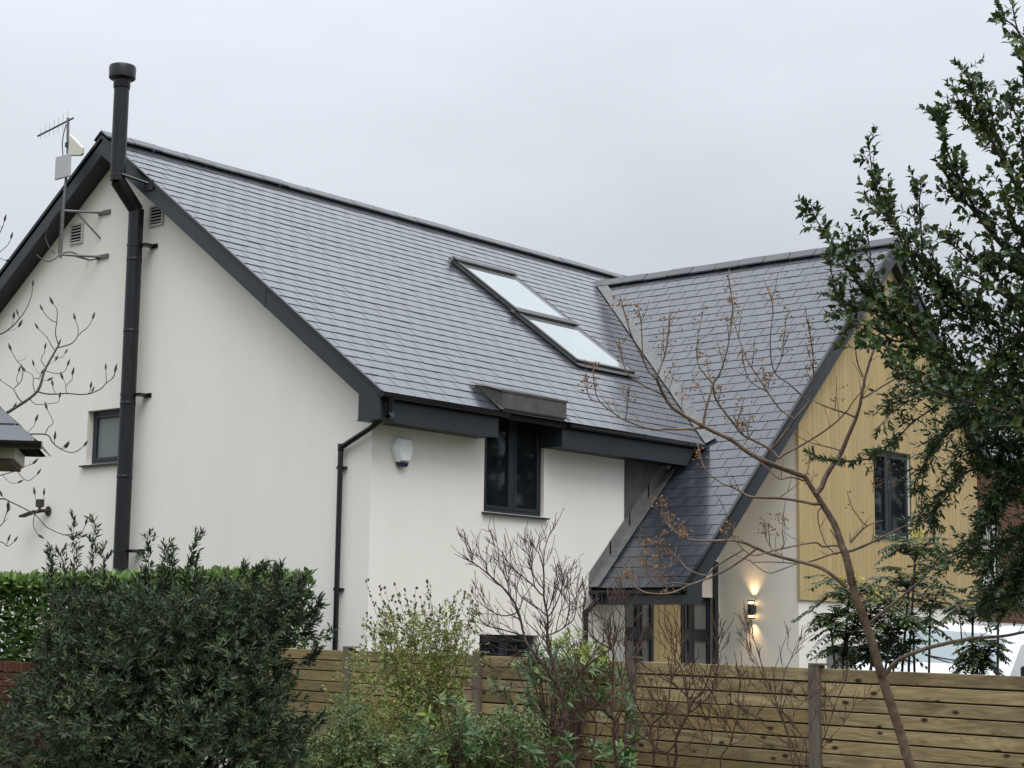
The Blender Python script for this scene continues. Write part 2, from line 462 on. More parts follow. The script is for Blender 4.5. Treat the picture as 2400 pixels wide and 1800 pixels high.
wall('x', 0.0, 0.28, 0.0, 2 * YR, 0.0, lambda y: ZF(y) - 0.16, [(4.62, 5.60, 4.14, 4.90)], "gable_wall", "render", (YR,))
wall('y', 0.0, 0.28, 0.0, X1 + 0.2, 0.0, lambda x: ZF(0.0) - 0.12,
     [(2.08, 3.31, 3.42, 4.82), (2.04, 3.23, 0.75, 1.85), (5.16, 7.42, 0.02, 2.46)], "front_wall", "render")
wall('x', X1, 0.25, YW, -0.002, 0.0, lambda y: ZW(X1) - 0.3, [], "porch_side_wall", "render")
wall('y', YW, 0.25, X1, X2, 0.0, lambda x: ZW(x) - 0.2, [(9.83, 11.06, 3.49, 4.865), (8.34, 9.35, 0.8, 1.76)], "wing_gable_wall", "render", (XR,))
wall('x', X2, -0.25, YW, 6.0, 0.0, lambda y: ZW(X2) - 0.3, [], "wing_side_wall", "render")
wall('x', XEND - 0.3, -0.28, 0.0, 2 * YR, 0.0, lambda y: ZF(y) - 0.16, [], "end_wall", "render", (YR,))
wall('y', 2 * YR, -0.28, 0.0, XEND - 0.3, 0.0, lambda x: ZF(0.0) - 0.12, [], "back_wall", "render")

# roof decks, under the slates
cs = 1 / math.hypot(1, T); sn = T * cs
cw = 1 / math.hypot(1, TW); sw = TW * cw
yvr = YR - (HR - HW) / T                                             # where the wing ridge meets the main slope
xval = lambda z: XR - (HW - z) / TW                                   # valley line on the main slope
d0 = 0.022
mr_ = MB()
nrm = np.array([0, -sn, cs]) * d0
ze = ZF(YE)
front = [(XV + 0.02, YE + 0.02, ZF(YE + 0.02)), (xval(ze), YE + 0.02, ZF(YE + 0.02)), (XR, yvr, HW), (XEND, yvr, HW), (XEND, YR, HR), (XV + 0.02, YR, HR)]
mr_.prism([np.array(p) - nrm for p in front], (0, 0, -0.1))
back = [(XV, YR, HR), (XEND, YR, HR), (XEND, 2 * YR - YE, ze), (XV, 2 * YR - YE, ze)]
mr_.prism([np.array(p) + np.array((0, 0.001, -0.004)) for p in back], (0, 0, -0.1))
main_roof = mr_.build("main_roof", "felt", house)
main_roof.data.materials.append(MAT["slate_mass"])
wr_ = MB()
nw = np.array([-sw, 0, cw]) * d0
zec = ZW(XE)
low = [(XE + 0.02, -0.002, ZW(XE + 0.02)), (XE + 0.02, YG + 0.02, ZW(XE + 0.02)), (XR, YG + 0.02, HW), (XR, yvr, HW), (xval(ze), YE, ze), (xval(ze), -0.002, ze)]
wr_.prism([np.array(p) - nw for p in low], (0, 0, -0.12))
XER = 13.80
rgt = [(XR, YG, HW), (XER, YG, ZW(XER)), (XER, YE, ZW(XER)), (XR, yvr, HW)]
wr_.prism([np.array(p) + np.array((0.002, 0, -0.004)) for p in rgt], (0, 0, -0.12))
wing_roof = wr_.build("wing_roof", "felt", house)


# slates: every one is cut to its place
def clip(poly, a, b, c):
    """keep the part of a 2D polygon where a*u + b*v <= c"""
    out = []
    for i in range(len(poly)):
        p, q = poly[i], poly[(i + 1) % len(poly)]
        fp, fq = a * p[0] + b * p[1] - c, a * q[0] + b * q[1] - c
        if fp <= 0: out.append(p)
        if fp * fq < 0:
            t = fp / (fp - fq); out.append((p[0] + t * (q[0] - p[0]), p[1] + t * (q[1] - p[1])))
    return out


GAUGE, SWID, TAIL, THICK = 0.2135, 0.30, 0.0105, 0.006
SLATES = []            # (area in the picture, roof, prism points (top ring), normal)


def area2(p):
    x, y = p[:, 0], p[:, 1]
    return abs(np.dot(x, np.roll(y, -1)) - np.dot(y, np.roll(x, -1))) / 2


def slate_rows(roof, o, ud, vd, nd, vlen, urange, clipper):
    o, ud, vd, nd = (np.array(q, float) for q in (o, ud, vd, nd))
    k = 0
    while k * GAUGE < vlen - 0.03:
        v0 = k * GAUGE - 0.012
        u0, u1 = urange
        u = u0 - (SWID / 2 if k % 2 else 0.0)
        while u < u1:
            jv = random.gauss(0, 0.0016); ju = random.uniform(0, 0.003); jh = random.gauss(0, 0.0007); jt = random.gauss(0, 0.0008)
            poly = [(u + 0.0035 + ju, v0 + jv), (u + SWID - 0.0045, v0 + jv + random.gauss(0, 0.0012)), (u + SWID - 0.0045, v0 + GAUGE * 1.3), (u + 0.0035 + ju, v0 + GAUGE * 1.3)]
            poly = clip(clip(poly, -1, 0, -u0), 1, 0, u1)
            poly = clip(poly, 0, 1, vlen)
            if len(poly) >= 3: poly = clipper(poly, k)
            if poly is not None and len(poly) >= 3:
                def h(p): return (TAIL + jh) * (1 - 0.86 * (p[1] - v0) / (GAUGE * 1.3)) + jt * (p[0] - u) / SWID
                top = np.array([o + ud * p[0] + vd * p[1] + nd * (h(p) - d0 + 0.002) for p in poly])
                vis = np.array([o + ud * p[0] + vd * min(p[1], v0 + GAUGE) for p in poly])
                SLATES.append((area2(project(vis)), roof, top, nd))
            u += SWID
        k += 1


VMAX = (YR - YE) / cs
yz = lambda v: (YE + v * cs, ze + v * sn)


def main_clip(poly, k):
    v0 = k * GAUGE
    if ze + (v0 + GAUGE) * sn < HW + 0.02:
        # u <= xval(z(v)) - 0.05, a straight line in the plane of the slope
        poly = clip(poly, 1.0, -sn / TW, XR - (HW - ze) / TW - 0.05)
    if len(poly) < 3: return None
    c = np.mean(poly, axis=0); y = YE + c[1] * cs
    for (xa, xb, ya, yb) in ((5.78, 7.00, 2.66, 3.68), (5.72, 6.95, 1.40, 2.36)):        # under the roof windows
        if xa < c[0] < xb and ya < y < yb: return None
    return poly


slate_rows("main", (0, YE, ze), (1, 0, 0), (0, cs, sn), (0, -sn, cs), VMAX - 0.02, (XV - 0.012, XEND), main_clip)


def wing_clip(poly, k):
    z = zec + (k + 0.4) * GAUGE * sw
    if z < ze - 0.28:
        return clip(poly, -1.0, 0.0, -0.05)                          # u = -y, stops at the wall flashing
    if z < ze - 0.02:
        return clip(poly, -1.0, 0.0, -0.42)
    # y <= YE + (z - ze)/T - 0.06, in plane terms -u <= ...
    return clip(poly, -1.0, -sw / T, YE + (zec - ze) / T - 0.10)


slate_rows("wing", (XE, 0, zec), (0, -1, 0), (cw, 0, sw), (-sw, 0, cw), (XR - XE) / cw - 0.02, (-4.75, -YG + 0.012), wing_clip)

order = sorted(range(len(SLATES)), key=lambda i: -SLATES[i][0])
big = set(order[:300])
mass = {"main": MB(), "wing": MB()}
ROOF = {"main": main_roof, "wing": wing_roof}
for i, (ar, roof, top, nd) in enumerate(SLATES):
    if i in big:
        s = MB(); s.prism([tuple(p) for p in top], -nd * THICK)
        s.build("slate", "slate", ROOF[roof], origin=tuple(top.mean(0)))
    else:
        s = mass[roof]; n0 = len(s.f); s.prism([tuple(p) for p in top], -nd * THICK)
        tone = random.random(); s.t += [tone] * (len(s.f) - n0)
for r in mass:
    o = mass[r].build("slate_courses", "slate_mass", ROOF[r]); o["kind"] = "stuff"

# ridge tiles
def ridge_mesh(length, half, pitch_l, pitch_r, lift):
    m = MB(); th = 0.016
    for s, p in ((-1, pitch_l), (1, pitch_r)):
        c_, s_ = 1 / math.hypot(1, p), p / math.hypot(1, p)
        prof = [(0, lift), (s * half * c_, lift - half * s_), (s * half * c_, lift - half * s_ - th - 0.012), (0, lift - th - 0.012)]
        m.prism([(0, a, b) for a, b in prof], (length, 0, 0))
    return m


r0 = ridge_mesh(0.485, 0.19, T, T, 0.056).build("ridge_tile", "ridge", main_roof, origin=(0, 0, 0), bevel=0.004)
mesh_r = r0.data
bpy.data.objects.remove(r0)
k = 0
x = XV - 0.03
while x < XEND - 0.3:
    o = bpy.data.objects.new("ridge_tile", mesh_r); COL.objects.link(o); o.parent = main_roof
    o.location = Vector((x, YR, HR + random.gauss(0, 0.003))) - Vector(ORG[main_roof])
    o.rotation_euler = (random.gauss(0, 0.006), random.gauss(0, 0.004), 0)
    x += 0.497
r1 = ridge_mesh(0.485, 0.19, TW, TW, 0.06).build("ridge_tile", "ridge", wing_roof, origin=(0, 0, 0), bevel=0.004)
mesh_w = r1.data
bpy.data.objects.remove(r1)
y = YG - 0.03
while y < yvr - 0.15:
    o = bpy.data.objects.new("ridge_tile", mesh_w); COL.objects.link(o); o.parent = wing_roof
    o.location = Vector((XR, y, HW + random.gauss(0, 0.003))) - Vector(ORG[wing_roof])
    o.rotation_euler = (0, 0, math.pi / 2 + random.gauss(0, 0.003))
    y += 0.497

# valley lead, wall flashing and lead-clad cheek
m = MB()
va, vb = np.array([XR, yvr, HW]), np.array([xval(ze), YE, ze])
vdir = (va - vb) / np.linalg.norm(va - vb)
nmain, nwing = np.array([0, -sn, cs]), np.array([-sw, 0, cw])
side_w = np.cross(nwing, vdir); side_w *= np.sign(side_w @ np.array([0, -1, 0]))
nseg = 6
for i in range(nseg):
    a = vb + (va - vb) * i / nseg; b = vb + (va - vb) * (i + 1) / nseg + vdir * 0.03
    up = nwing * (0.016 + 0.004 * (i % 2))
    m.prism([a + up - side_w * 0.02, b + up - side_w * 0.02, b + up + side_w * 0.15, a + up + side_w * 0.15], nwing * 0.012)
m.build("valley_lead", "lead", house)
m = MB()
xs = np.linspace(XE - 0.02, 6.15, 5)
for i in range(4):
    a, b = xs[i], xs[i + 1] + 0.03
    l_ = 0.014 + 0.004 * (i % 2)
    pa, pb = np.array([a, -0.004, ZW(a)]), np.array([b, -0.004, ZW(b)])
    up = nwing * l_
    m.prism([pa + up, pb + up, pb + up + (0, -0.16, 0), pa + up + (0, -0.16, 0)], nwing * 0.012)
    m.prism([pa + up, pb + up, pb + up + (0, 0, 0.20), pa + up + (0, 0, 0.20)], (0, -0.014, 0))
m.build("wall_flashing", "lead", house)
m = MB()
for (a, b) in ((5.13, 5.60), (5.61, 6.15)):
    m.prism([(a, -0.003, ZW(a) + 0.22), (b, -0.003, ZW(b) + 0.22), (b, -0.003, 4.36), (a, -0.003, 4.36)] if ZW(b) + .22 < 4.36 else
            [(a, -0.003, ZW(a) + 0.22), (XR - (HW - 4.14) / TW, -0.003, 4.36), (a, -0.003, 4.36)], (0, -0.018, 0))
m.build("lead_cheek", "lead_cheek", house)

# verge boards of the big gable
def verge(side):
    q = (lambda y: y) if side > 0 else (lambda y: 2 * YR - y)
    y0 = -0.045
    P = lambda y, dz, x: (x, q(y), HR - T * (YR - y) + dz)
    b = MB(); b.prism([P(y0, -0.305, -0.262), P(YR, -0.305, -0.262), P(YR, -0.055, -0.262), P(y0 - 0.36, -0.055, -0.262), P(y0, -0.055, -0.262)][:3] + [P(y0, -0.055, -0.262)], (-0.022, 0, 0))
    b.build("bargeboard", "anthracite", house)
    ymid = YR * 0.32
    t_ = MB(); t_.prism([P(YE, -0.062, -0.255), P(YR, -0.062, -0.255), P(YR, -0.006, -0.255), P(YE, -0.006, -0.255)], (-0.047, 0, 0))
    t_.build("verge_trim", "gutter", house)
    jb = MB(); jb.prism([P(ymid, -0.308, -0.286), P(ymid + 0.05, -0.308, -0.286), P(ymid + 0.05, -0.06, -0.286), P(ymid, -0.06, -0.286)], (-0.004, 0, 0))
    jb.build("board_joint", "anthracite", house)
    s = MB(); s.prism([P(y0, -0.295, -0.261), P(YR, -0.295, -0.261), P(YR, -0.295, 0.01), P(y0, -0.295, 0.01)], (0, 0, 0.015))
    s.build("verge_soffit", "soffit", house)
    e = MB(); e.prism([(-0.262, q(-0.04), 4.345), (-0.262, q(-0.045), HR - T * (YR + 0.045) - 0.055), (-0.262, q(YE + 0.03), ZF(YE) - 0.055), (-0.262, q(YE + 0.03), 4.345)], (-0.024, 0, 0))
    e.prism([(-0.26, q(-0.04), 4.345), (-0.26, q(YE + 0.03), 4.345), (0.0, q(YE + 0.03), 4.345), (0.0, q(-0.04), 4.345)], (0, 0, 0.02))
    e.build("eave_box", "anthracite", house)


verge(1); verge(-1)

# front fascia, soffit and gutters
def half_gutter(p0, p1, name="gutter", r=0.058):
    p0, p1 = np.array(p0, float), np.array(p1, float)
    d = p1 - p0; L = np.linalg.norm(d); d /= L
    s = np.cross(d, (0, 0, 1)); s /= np.linalg.norm(s)
    outer = [(math.cos(t) * r, -math.sin(t) * r) for t in np.linspace(0, math.pi, 11)]
    inner = [(math.cos(t) * (r - 0.006), -math.sin(t) * (r - 0.006)) for t in np.linspace(math.pi, 0, 11)]
    m = MB(); m.prism([p0 + s * a + np.array((0, 0, b)) for a, b in outer + inner], d * L)
    for e in (p0, p1 - d * 0.004):
        m.prism([e + s * a * 1.04 + np.array((0, 0, b * 1.04)) for a, b in outer], d * 0.004)
    g_ = m.build(name, "gutter", house, smooth=True)
    n = max(2, int(L / 0.85))
    for i in range(n):
        c = p0 + d * (L * (i + 0.5) / n)
        bk = MB(); prof = [(math.cos(t) * (r + 0.005), -math.sin(t) * (r + 0.005)) for t in np.linspace(0, math.pi, 9)]
        bk.prism([c + s * a + np.array((0, 0, b)) for a, b in prof] + [c + s * a * 0.97 + np.array((0, 0, b * 0.97)) for a, b in prof[::-1]], d * 0.03)
        bk.build("gutter_bracket", "gutter", g_)
    return g_


XL, XRr = 1.93, 3.245                          # eave interrupted by the landing window
for (xa, xb, xt) in ((-0.262, XL, XL), (XRr, 6.17, 6.42)):
    m = MB(); m.prism([(xa, -0.335, 4.335), (xb, -0.335, 4.335), (xt, -0.335, 4.615), (xa, -0.335, 4.615)], (0, -0.026, 0))
    m.build("fascia", "anthracite", house)
    B(xa, xb - 0.002, -0.336, -0.001, 4.347, 4.362).build("eave_soffit", "soffit", house)
for xc, xo in ((XL, -0.02), (XRr, 0.02)):
    B(min(xc, xc + xo), max(xc, xc + xo), -0.334, -0.002, 4.363, 4.80).build("eave_return", "anthracite", house)
half_gutter((-0.30, -0.425, 4.655), (2.02, -0.425, 4.655))
half_gutter((3.30, -0.425, 4.655), (6.60, -0.425, 4.655))


def downpipe(pts, r, clips, wall_dir):
    m = MB(); P = [np.array(pts[0], float)]
    for a, b in zip(pts[:-1], pts[1:]):
        a, b = np.array(a, float), np.array(b, float); L = np.linalg.norm(b - a)
        n = max(2, int(L / 0.25))
        for i in range(1, n + 1):
            P.append(a + (b - a) * i / n)
    for i in range(len(pts) - 1):
        a, b = np.array(pts[i], float), np.array(pts[i + 1], float); dd = (b - a) / np.linalg.norm(b - a)
        m.tube([a, b], r, 12)
        m.lathe(a, [(r * 1.14, -0.045), (r * 1.18, -0.04), (r * 1.18, 0.04), (r * 1.14, 0.045)], 12, dd)
    o = m.build("downpipe", "gutter", house, smooth=True)
    for c in clips:
        c = np.array(c, float); w = np.array(wall_dir, float)
        k_ = MB(); k_.lathe(c, [(r * 1.16, -0.02), (r * 1.16, 0.02)], 12)
        t = np.cross(w, (0, 0, 1)); k_.obox(c + w * r * 1.1, w * 0.03, t * (r * 2.0), np.array((0, 0, 0.014)))
        k_.build("pipe_clip", "gutter", o)
    return o


downpipe([(-0.14, -0.425, 4.60), (-0.12, -0.40, 4.40), (-0.065, 0.46, 4.075), (-0.065, 0.47, 0.02)], 0.034,
         [(-0.065, 0.468, 3.83), (-0.065, 0.468, 2.36), (-0.065, 0.468, 0.9)], (1, 0, 0))

# hood over the landing window, covered in lead
m = MB()
hb = [(1.93, -0.42, 4.715), (3.26, -0.42, 4.715), (3.26, -0.42, 4.93), (1.93, -0.42, 4.93)]
m.prism([(1.93, -0.42, 4.715), (1.93, -0.42, 4.93), (1.93, 0.06, 5.06), (1.93, 0.06, 4.715)], (1.33, 0, 0))
hood = m.build("window_hood", "lead_cheek", house, bevel=0.006)
m = MB()
m.prism([(1.91, -0.43, 4.925), (3.275, -0.43, 4.925), (3.275, -0.43, 4.955), (1.91, -0.43, 4.955)], (0, 0.012, 0))
m.prism([(1.90, -0.432, 4.935), (3.28, -0.432, 4.935), (3.28, 0.10, 5.085), (1.90, 0.10, 5.085)], (0, 0, 0.008))
m.build("hood_cover", "lead_cheek", hood)
for (xa, xb) in ((1.86, 1.932), (3.258, 3.30)):
    m = MB()
    P = lambda x, y: np.array([x, y, ZF(y)]) + nmain * 0.012
    m.prism([P(xa, YE - 0.015), P(xb, YE - 0.015), P(xb, 0.05), P(xa + 0.12, 0.05)], nmain * 0.010)
    m.build("hood_apron", "lead_cheek", hood)
MB().box(1.935, 3.24, -0.415, -0.40, 4.700, 4.716).build("hood_edge", "soffit", hood)


# windows
def window(name, axis, pos, u0, u1, z0, z1, pane, mull=(), fw=0.055, sill=True, rec=0.09, out=-1, rails=()):
    """frame with mullions/rails, a pane per light; out is the outward sign along the other axis"""
    f = MB(); d0_, d1_ = pos - out * rec, pos - out * (rec + 0.07)
    lo, hi = min(d0_, d1_), max(d0_, d1_)
    def bx(m, ua, ub, za, zb, e=0.0):
        if axis == 'x': m.box(lo - e, hi + e, ua, ub, za, zb)
        else: m.box(ua, ub, lo - e, hi + e, za, zb)
    bx(f, u0, u1, z0, z0 + fw); bx(f, u0, u1, z1 - fw, z1)
    bx(f, u0, u0 + fw, z0 + fw, z1 - fw); bx(f, u1 - fw, u1, z0 + fw, z1 - fw)
    for q in mull: bx(f, q - fw * 0.75, q + fw * 0.75, z0 + fw, z1 - fw, 0.004)
    ob = f.build(name, "frame_dark", house, bevel=0.004)
    us = [u0 + fw] + [e for q in mull for e in (q - fw * 0.75, q + fw * 0.75)] + [u1 - fw]
    lights = list(zip(us[0::2], us[1::2]))
    for i, (a, b) in enumerate(lights):
        c = MB(); w_ = 0.038
        zs = [z0 + fw + 0.002] + [e for q in rails for e in (q - 0.05, q + 0.05)] + [z1 - fw - 0.002]
        for za, zb in zip(zs[0::2], zs[1::2]):
            aa, bb = a + 0.002, b - 0.002
            bx(c, aa, bb, za, za + w_, 0.012); bx(c, aa, bb, zb - w_, zb, 0.012)
            bx(c, aa, aa + w_, za + w_, zb - w_, 0.012); bx(c, bb - w_, bb, za + w_, zb - w_, 0.012)
            g_ = MB(); mid = (lo + hi) / 2
            if axis == 'x': g_.box(mid - 0.01, mid + 0.01, aa + w_, bb - w_, za + w_, zb - w_)
            else: g_.box(aa + w_, bb - w_, mid - 0.01, mid + 0.01, za + w_, zb - w_)
            g_.build("pane", pane, ob)
        for q in rails: bx(c, a, b, q - 0.05, q + 0.05, 0.010)
        c.build("casement", "frame_dark", ob, bevel=0.004)
    if sill:
        s = MB(); o0, o1 = pos + out * 0.06, pos - out * rec
        if axis == 'x': s.prism([(o0, u0 - 0.07, z0 - 0.035), (o0, u0 - 0.07, z0 - 0.012), (o1, u0 - 0.07, z0 - 0.001), (o1, u0 - 0.07, z0 - 0.035)], (0, u1 - u0 + 0.14, 0))
        else: s.prism([(u0 - 0.04, o0, z0 - 0.035), (u0 - 0.04, o0, z0 - 0.012), (u0 - 0.04, o1, z0 - 0.001), (u0 - 0.04, o1, z0 - 0.035)], (u1 - u0 + 0.10, 0, 0))
        s.build("sill", "frame_dark", ob)
    return ob


window("window", 'y', 0.0, 2.08, 3.31, 3.42, 4.82, "glass_dark", (2.70,), rec=0.05)
window("window", 'y', 0.0, 2.04, 3.23, 0.75, 1.85, "glass_dark", (2.60,))
window("window", 'x', 0.0, 4.62, 5.60, 4.14, 4.90, "glass_frost", (), 0.06, rec=0.10)
window("window", 'y', YW, 9.83, 11.06, 3.49, 4.865, "glass_dark", (10.36,), 0.06, rec=0.03)
window("window", 'y', YW, 8.34, 9.35, 0.8, 1.76, "glass_grey", ())

# roof windows
for (xa, xb, ya, yb) in ((5.66, 7.16, 2.55, 3.86), (5.58, 7.07, 1.25, 2.48)):
    Pm = lambda x, y, h: np.array([x, y, ZF(y)]) + nmain * h
    f = MB()
    def rim(x0, x1, y0, y1, h0, h1, m):
        m.prism([Pm(x0, y0, h0), Pm(x1, y0, h0), Pm(x1, y1, h0), Pm(x0, y1, h0)], nmain * (h1 - h0))
    w_ = 0.058; wy = w_ * cs
    rim(xa, xa + w_, ya, yb, -0.05, 0.065, f); rim(xb - w_, xb, ya, yb, -0.05, 0.065, f)
    rim(xa + w_, xb - w_, ya, ya + wy, -0.05, 0.058, f); rim(xa + w_, xb - w_, yb - wy * 1.5, yb, -0.05, 0.075, f)
    sk = f.build("skylight", "skylight_frame", house, bevel=0.006)
    s = MB(); rim(xa + w_ + 0.002, xa + w_ + 0.034, ya + wy + 0.002, yb - wy * 1.5 - 0.002, 0.0, 0.055, s); rim(xb - w_ - 0.034, xb - w_ - 0.002, ya + wy + 0.002, yb - wy * 1.5 - 0.002, 0.0, 0.055, s)
    rim(xa + w_ + 0.036, xb - w_ - 0.036, ya + wy + 0.002, ya + wy + 0.03, 0.0, 0.05, s)
    s.build("sash", "alu", sk)
    p_ = MB(); rim(xa + w_ + 0.036, xb - w_ - 0.036, ya + wy + 0.032, yb - wy * 1.5 - 0.002, 0.02, 0.042, p_)
    p_.build("pane", "glass_roof", sk)
    h_ = MB(); rim(xa - 0.02, xb + 0.02, yb - 0.08, yb + 0.02, 0.076, 0.092, h_)
    h_.build("top_cover", "skylight_frame", sk)
    fl = MB(); rim(xa - 0.05, xa, ya - 0.08, yb + 0.04, 0.012, 0.024, fl); rim(xb, xb + 0.05, ya - 0.08, yb + 0.04, 0.012, 0.024, fl)
    rim(xa, xb, ya - 0.10, ya, 0.012, 0.024, fl); rim(xa, xb, yb, yb + 0.06, 0.015, 0.030, fl)
    fl.build("flashing", "skylight_frame", sk)

# wing: verge boards, low eave, cladding
for s_ in (-1, 1):
    xe_ = XE if s_ < 0 else XER
    P = lambda x, dz, y: (x, y, ZW(x) + dz)
    xa = xe_ + (0.22 if s_ < 0 else 0)
    b = MB(); b.prism([P(xa, -0.36, YG + 0.022), P(XR, -0.36, YG + 0.022), P(XR, -0.06, YG + 0.022), P(xa, -0.06, YG + 0.022)], (0, -0.022, 0))
    b.build("bargeboard", "anthracite", house)
    t_ = MB(); t_.prism([P(xe_, -0.07, YG + 0.03), P(XR, -0.07, YG + 0.03), P(XR, -0.006, YG + 0.03), P(xe_, -0.006, YG + 0.03)], (0, -0.048, 0))
    t_.build("verge_trim", "gutter", house)
    sf = MB(); sf.prism([P(xa, -0.34, YG + 0.02), P(XR, -0.34, YG + 0.02), P(XR, -0.34, YW - 0.025), P(xa, -0.34, YW - 0.025)], (0, 0, 0.015))
    sf.build("verge_soffit", "soffit", house)
# low eave of the porch roof
m = MB(); m.prism([(XE + 0.06, YG + 0.022, 2.285), (4.76, YG + 0.022, 2.285), (4.76, YG + 0.022, ZW(4.76) - 0.30), (XE + 0.22, YG + 0.022, ZW(XE + 0.22) - 0.06), (XE + 0.06, YG + 0.022, ZW(XE + 0.06) - 0.07)], (0, -0.024, 0))
m.build("eave_box", "anthracite", house)
B(XE + 0.06, XE + 0.085, YG + 0.023, -0.004, 2.285, 2.50).build("fascia", "anthracite", house)
B(XE + 0.086, XE + 0.5, YG + 0.023, -0.004, 2.290, 2.305).build("eave_soffit", "soffit", house)
half_gutter((XE + 0.0, -0.02, 2.475), (XE + 0.0, YG + 0.05, 2.475))
downpipe([(XE, -0.16, 2.42), (XE - 0.02, -0.14, 2.34), (4.20, -0.045, 2.17), (4.20, -0.045, 0.02)], 0.034, [(4.20, -0.045, 1.75), (4.20, -0.045, 0.9)], (0, 1, 0))
m = MB(); m.prism([(XE + 0.3, YG + 0.03, ZW(XE + 0.3) - 0.25), (X1 - 0.001, YG + 0.03, ZW(X1) - 0.25), (X1 - 0.001, -0.003, ZW(X1) - 0.25), (XE + 0.3, -0.003, ZW(XE + 0.3) - 0.25)], (0, 0, 0.02))
m.build("porch_ceiling", "render", house)

clad = B(X1 + 0.002, X2 - 0.002, YW - 0.012, YW - 0.003, 2.46, 3.3).build("cladding_batten", "dark_void", house)
bw = 0.1345; x = X1 - 0.012; i = 0
BR = 2.425
while x < X2 + 0.01:
    xa, xb = x, min(x + bw - 0.005, X2 + 0.012)
    tops = [(xb, ZW(xb) - 0.30), (XR, HW - 0.30), (xa, ZW(xa) - 0.30)] if xa < XR < xb else [(xb, ZW(xb) - 0.30), (xa, ZW(xa) - 0.30)]
    ya = YW - 0.016
    dz = random.gauss(0, 0.001)
    segs = []
    if xb > 9.83 and xa < 11.06:
        segs = [[(xa, BR), (xb, BR), (xb, 3.455), (xa, 3.455)], [(xa, 4.87), (xb, 4.87)] + tops]
        if xa < 9.83: segs.append([(xa, 3.455), (9.828, 3.455), (9.828, 4.87), (xa, 4.87)])
        if xb > 11.06: segs.append([(11.062, 3.455), (xb, 3.455), (xb, 4.87), (11.062, 4.87)])
    else:
        segs = [[(xa, BR), (xb, BR)] + tops]
    for sg in segs:
        mb = MB(); mb.prism([(a, ya + dz, b) for a, b in sg], (0, -0.02, 0))
        mb.build("board", "cladding", clad, origin=((xa + xb) / 2, ya, BR), bevel=0.003)
    x += bw; i += 1
# dark backing seen in the board joints
m = MB(); m.prism([(X1, YW - 0.013, 2.44), (9.828, YW - 0.013, 2.44), (9.828, YW - 0.013, ZW(9.828) - 0.32), (X1, YW - 0.013, ZW(X1) - 0.32)], (0, 0.008, 0))
m.prism([(11.062, YW - 0.013, 2.44), (X2, YW - 0.013, 2.44), (X2, YW - 0.013, ZW(X2) - 0.32), (11.062, YW - 0.013, ZW(11.062) - 0.32)], (0, 0.008, 0))
m.build("membrane", "dark_void", clad)
B(X1 - 0.022, X1 - 0.013, YW - 0.037, YW + 0.004, BR, ZW(X1) - 0.4).build("corner_trim", "cladding", clad)

# front door between two dark glazed side screens
door = B(5.955, 6.655, 0.10, 0.13, 0.05, 2.44).build("door", "frame_dark", house)
for k in range(5):
    xa = 5.96 + k * 0.139
    B(xa, xa + 0.134, 0.076, 0.098, 0.06, 2.43).build("door_board", "door_wood", door, origin=(xa + 0.07, 0.09, 1.2), bevel=0.003)
MB().tube([(6.60, 0.02, 0.85), (6.60, 0.02, 1.45)], 0.014, 10).tube([(6.60, 0.02, 0.95), (6.60, 0.08, 0.95)], 0.01, 8).tube([(6.60, 0.02, 1.35), (6.60, 0.08, 1.35)], 0.01, 8).build("door_handle", "alu", door, smooth=True)
window("side_screen", 'y', 0.0, 5.165, 5.95, 0.03, 2.455, "glass_grey", (5.58,), 0.05, sill=False, rec=0.06, rails=(1.90,))
window("side_screen", 'y', 0.0, 6.66, 7.415, 0.03, 2.455, "glass_grey", (6.90,), 0.05, sill=False, rec=0.06, rails=(1.90,))
B(7.38, 7.47, -0.05, -0.004, 0.0, 3.0).build("porch_post", "frame_dark", house)


# louvred vents high in the gable
for (yc, zc) in ((6.05, 7.52), (4.25, 7.53)):
    f = MB(); a, b = 0.15, 0.15
    f.box(-0.03, -0.002, yc - a, yc - a + 0.03, zc - b, zc + b); f.box(-0.03, -0.002, yc + a - 0.03, yc + a, zc - b, zc + b)
    f.box(-0.03, -0.002, yc - a + 0.03, yc + a - 0.03, zc - b, zc - b + 0.03); f.box(-0.03, -0.002, yc - a + 0.03, yc + a - 0.03, zc + b - 0.03, zc + b)
    ven = f.build("vent", "vent_plastic", house)
    B(-0.008, -0.003, yc - a + 0.03, yc + a - 0.03, zc - b + 0.03, zc + b - 0.03).build("vent_opening", "dark_void", ven)
    for k in range(5):
        z = zc - b + 0.06 + k * 0.045
        lv = MB(); lv.prism([(-0.034, yc - a + 0.031, z - 0.012), (-0.034, yc - a + 0.031, z - 0.004), (-0.010, yc - a + 0.031, z + 0.014), (-0.010, yc - a + 0.031, z + 0.006)], (0, 2 * a - 0.062, 0))
        lv.build("louvre", "vent_plastic", ven)

# ------------------------------------------------------------------ things fixed to the house
flue = thing("chimney_flue", (-0.2, 4.47, 0), "tall black metal stove flue with round cowl cranked outside the gable", "flue")
FX, FY = -0.19, 4.47; UX = -0.52; fr = 0.104
m = MB(); m.tube([(FX, FY, 0.6), (FX, FY, 7.60)], fr, 20); m.tube([(FX, FY, 7.60), (UX, FY + 0.02, 7.96)], fr, 20); m.tube([(UX, FY + 0.02, 7.96), (UX, FY + 0.02, 9.36)], fr, 20)
m.build("pipe", "flue", flue, smooth=True)
for z in (1.9, 2.9, 3.9, 4.9, 5.9, 6.9):
    MB().lathe((FX, FY, z), [(fr + 0.001, -0.022), (fr + 0.004, -0.018), (fr + 0.004, 0.018), (fr + 0.001, 0.022)], 20).build("joint_band", "flue", flue, smooth=True)
MB().lathe((FX, FY, 7.60), [(fr + 0.001, -0.09), (fr + 0.003, 0.012)], 20).build("elbow_collar", "flue", flue, smooth=True)
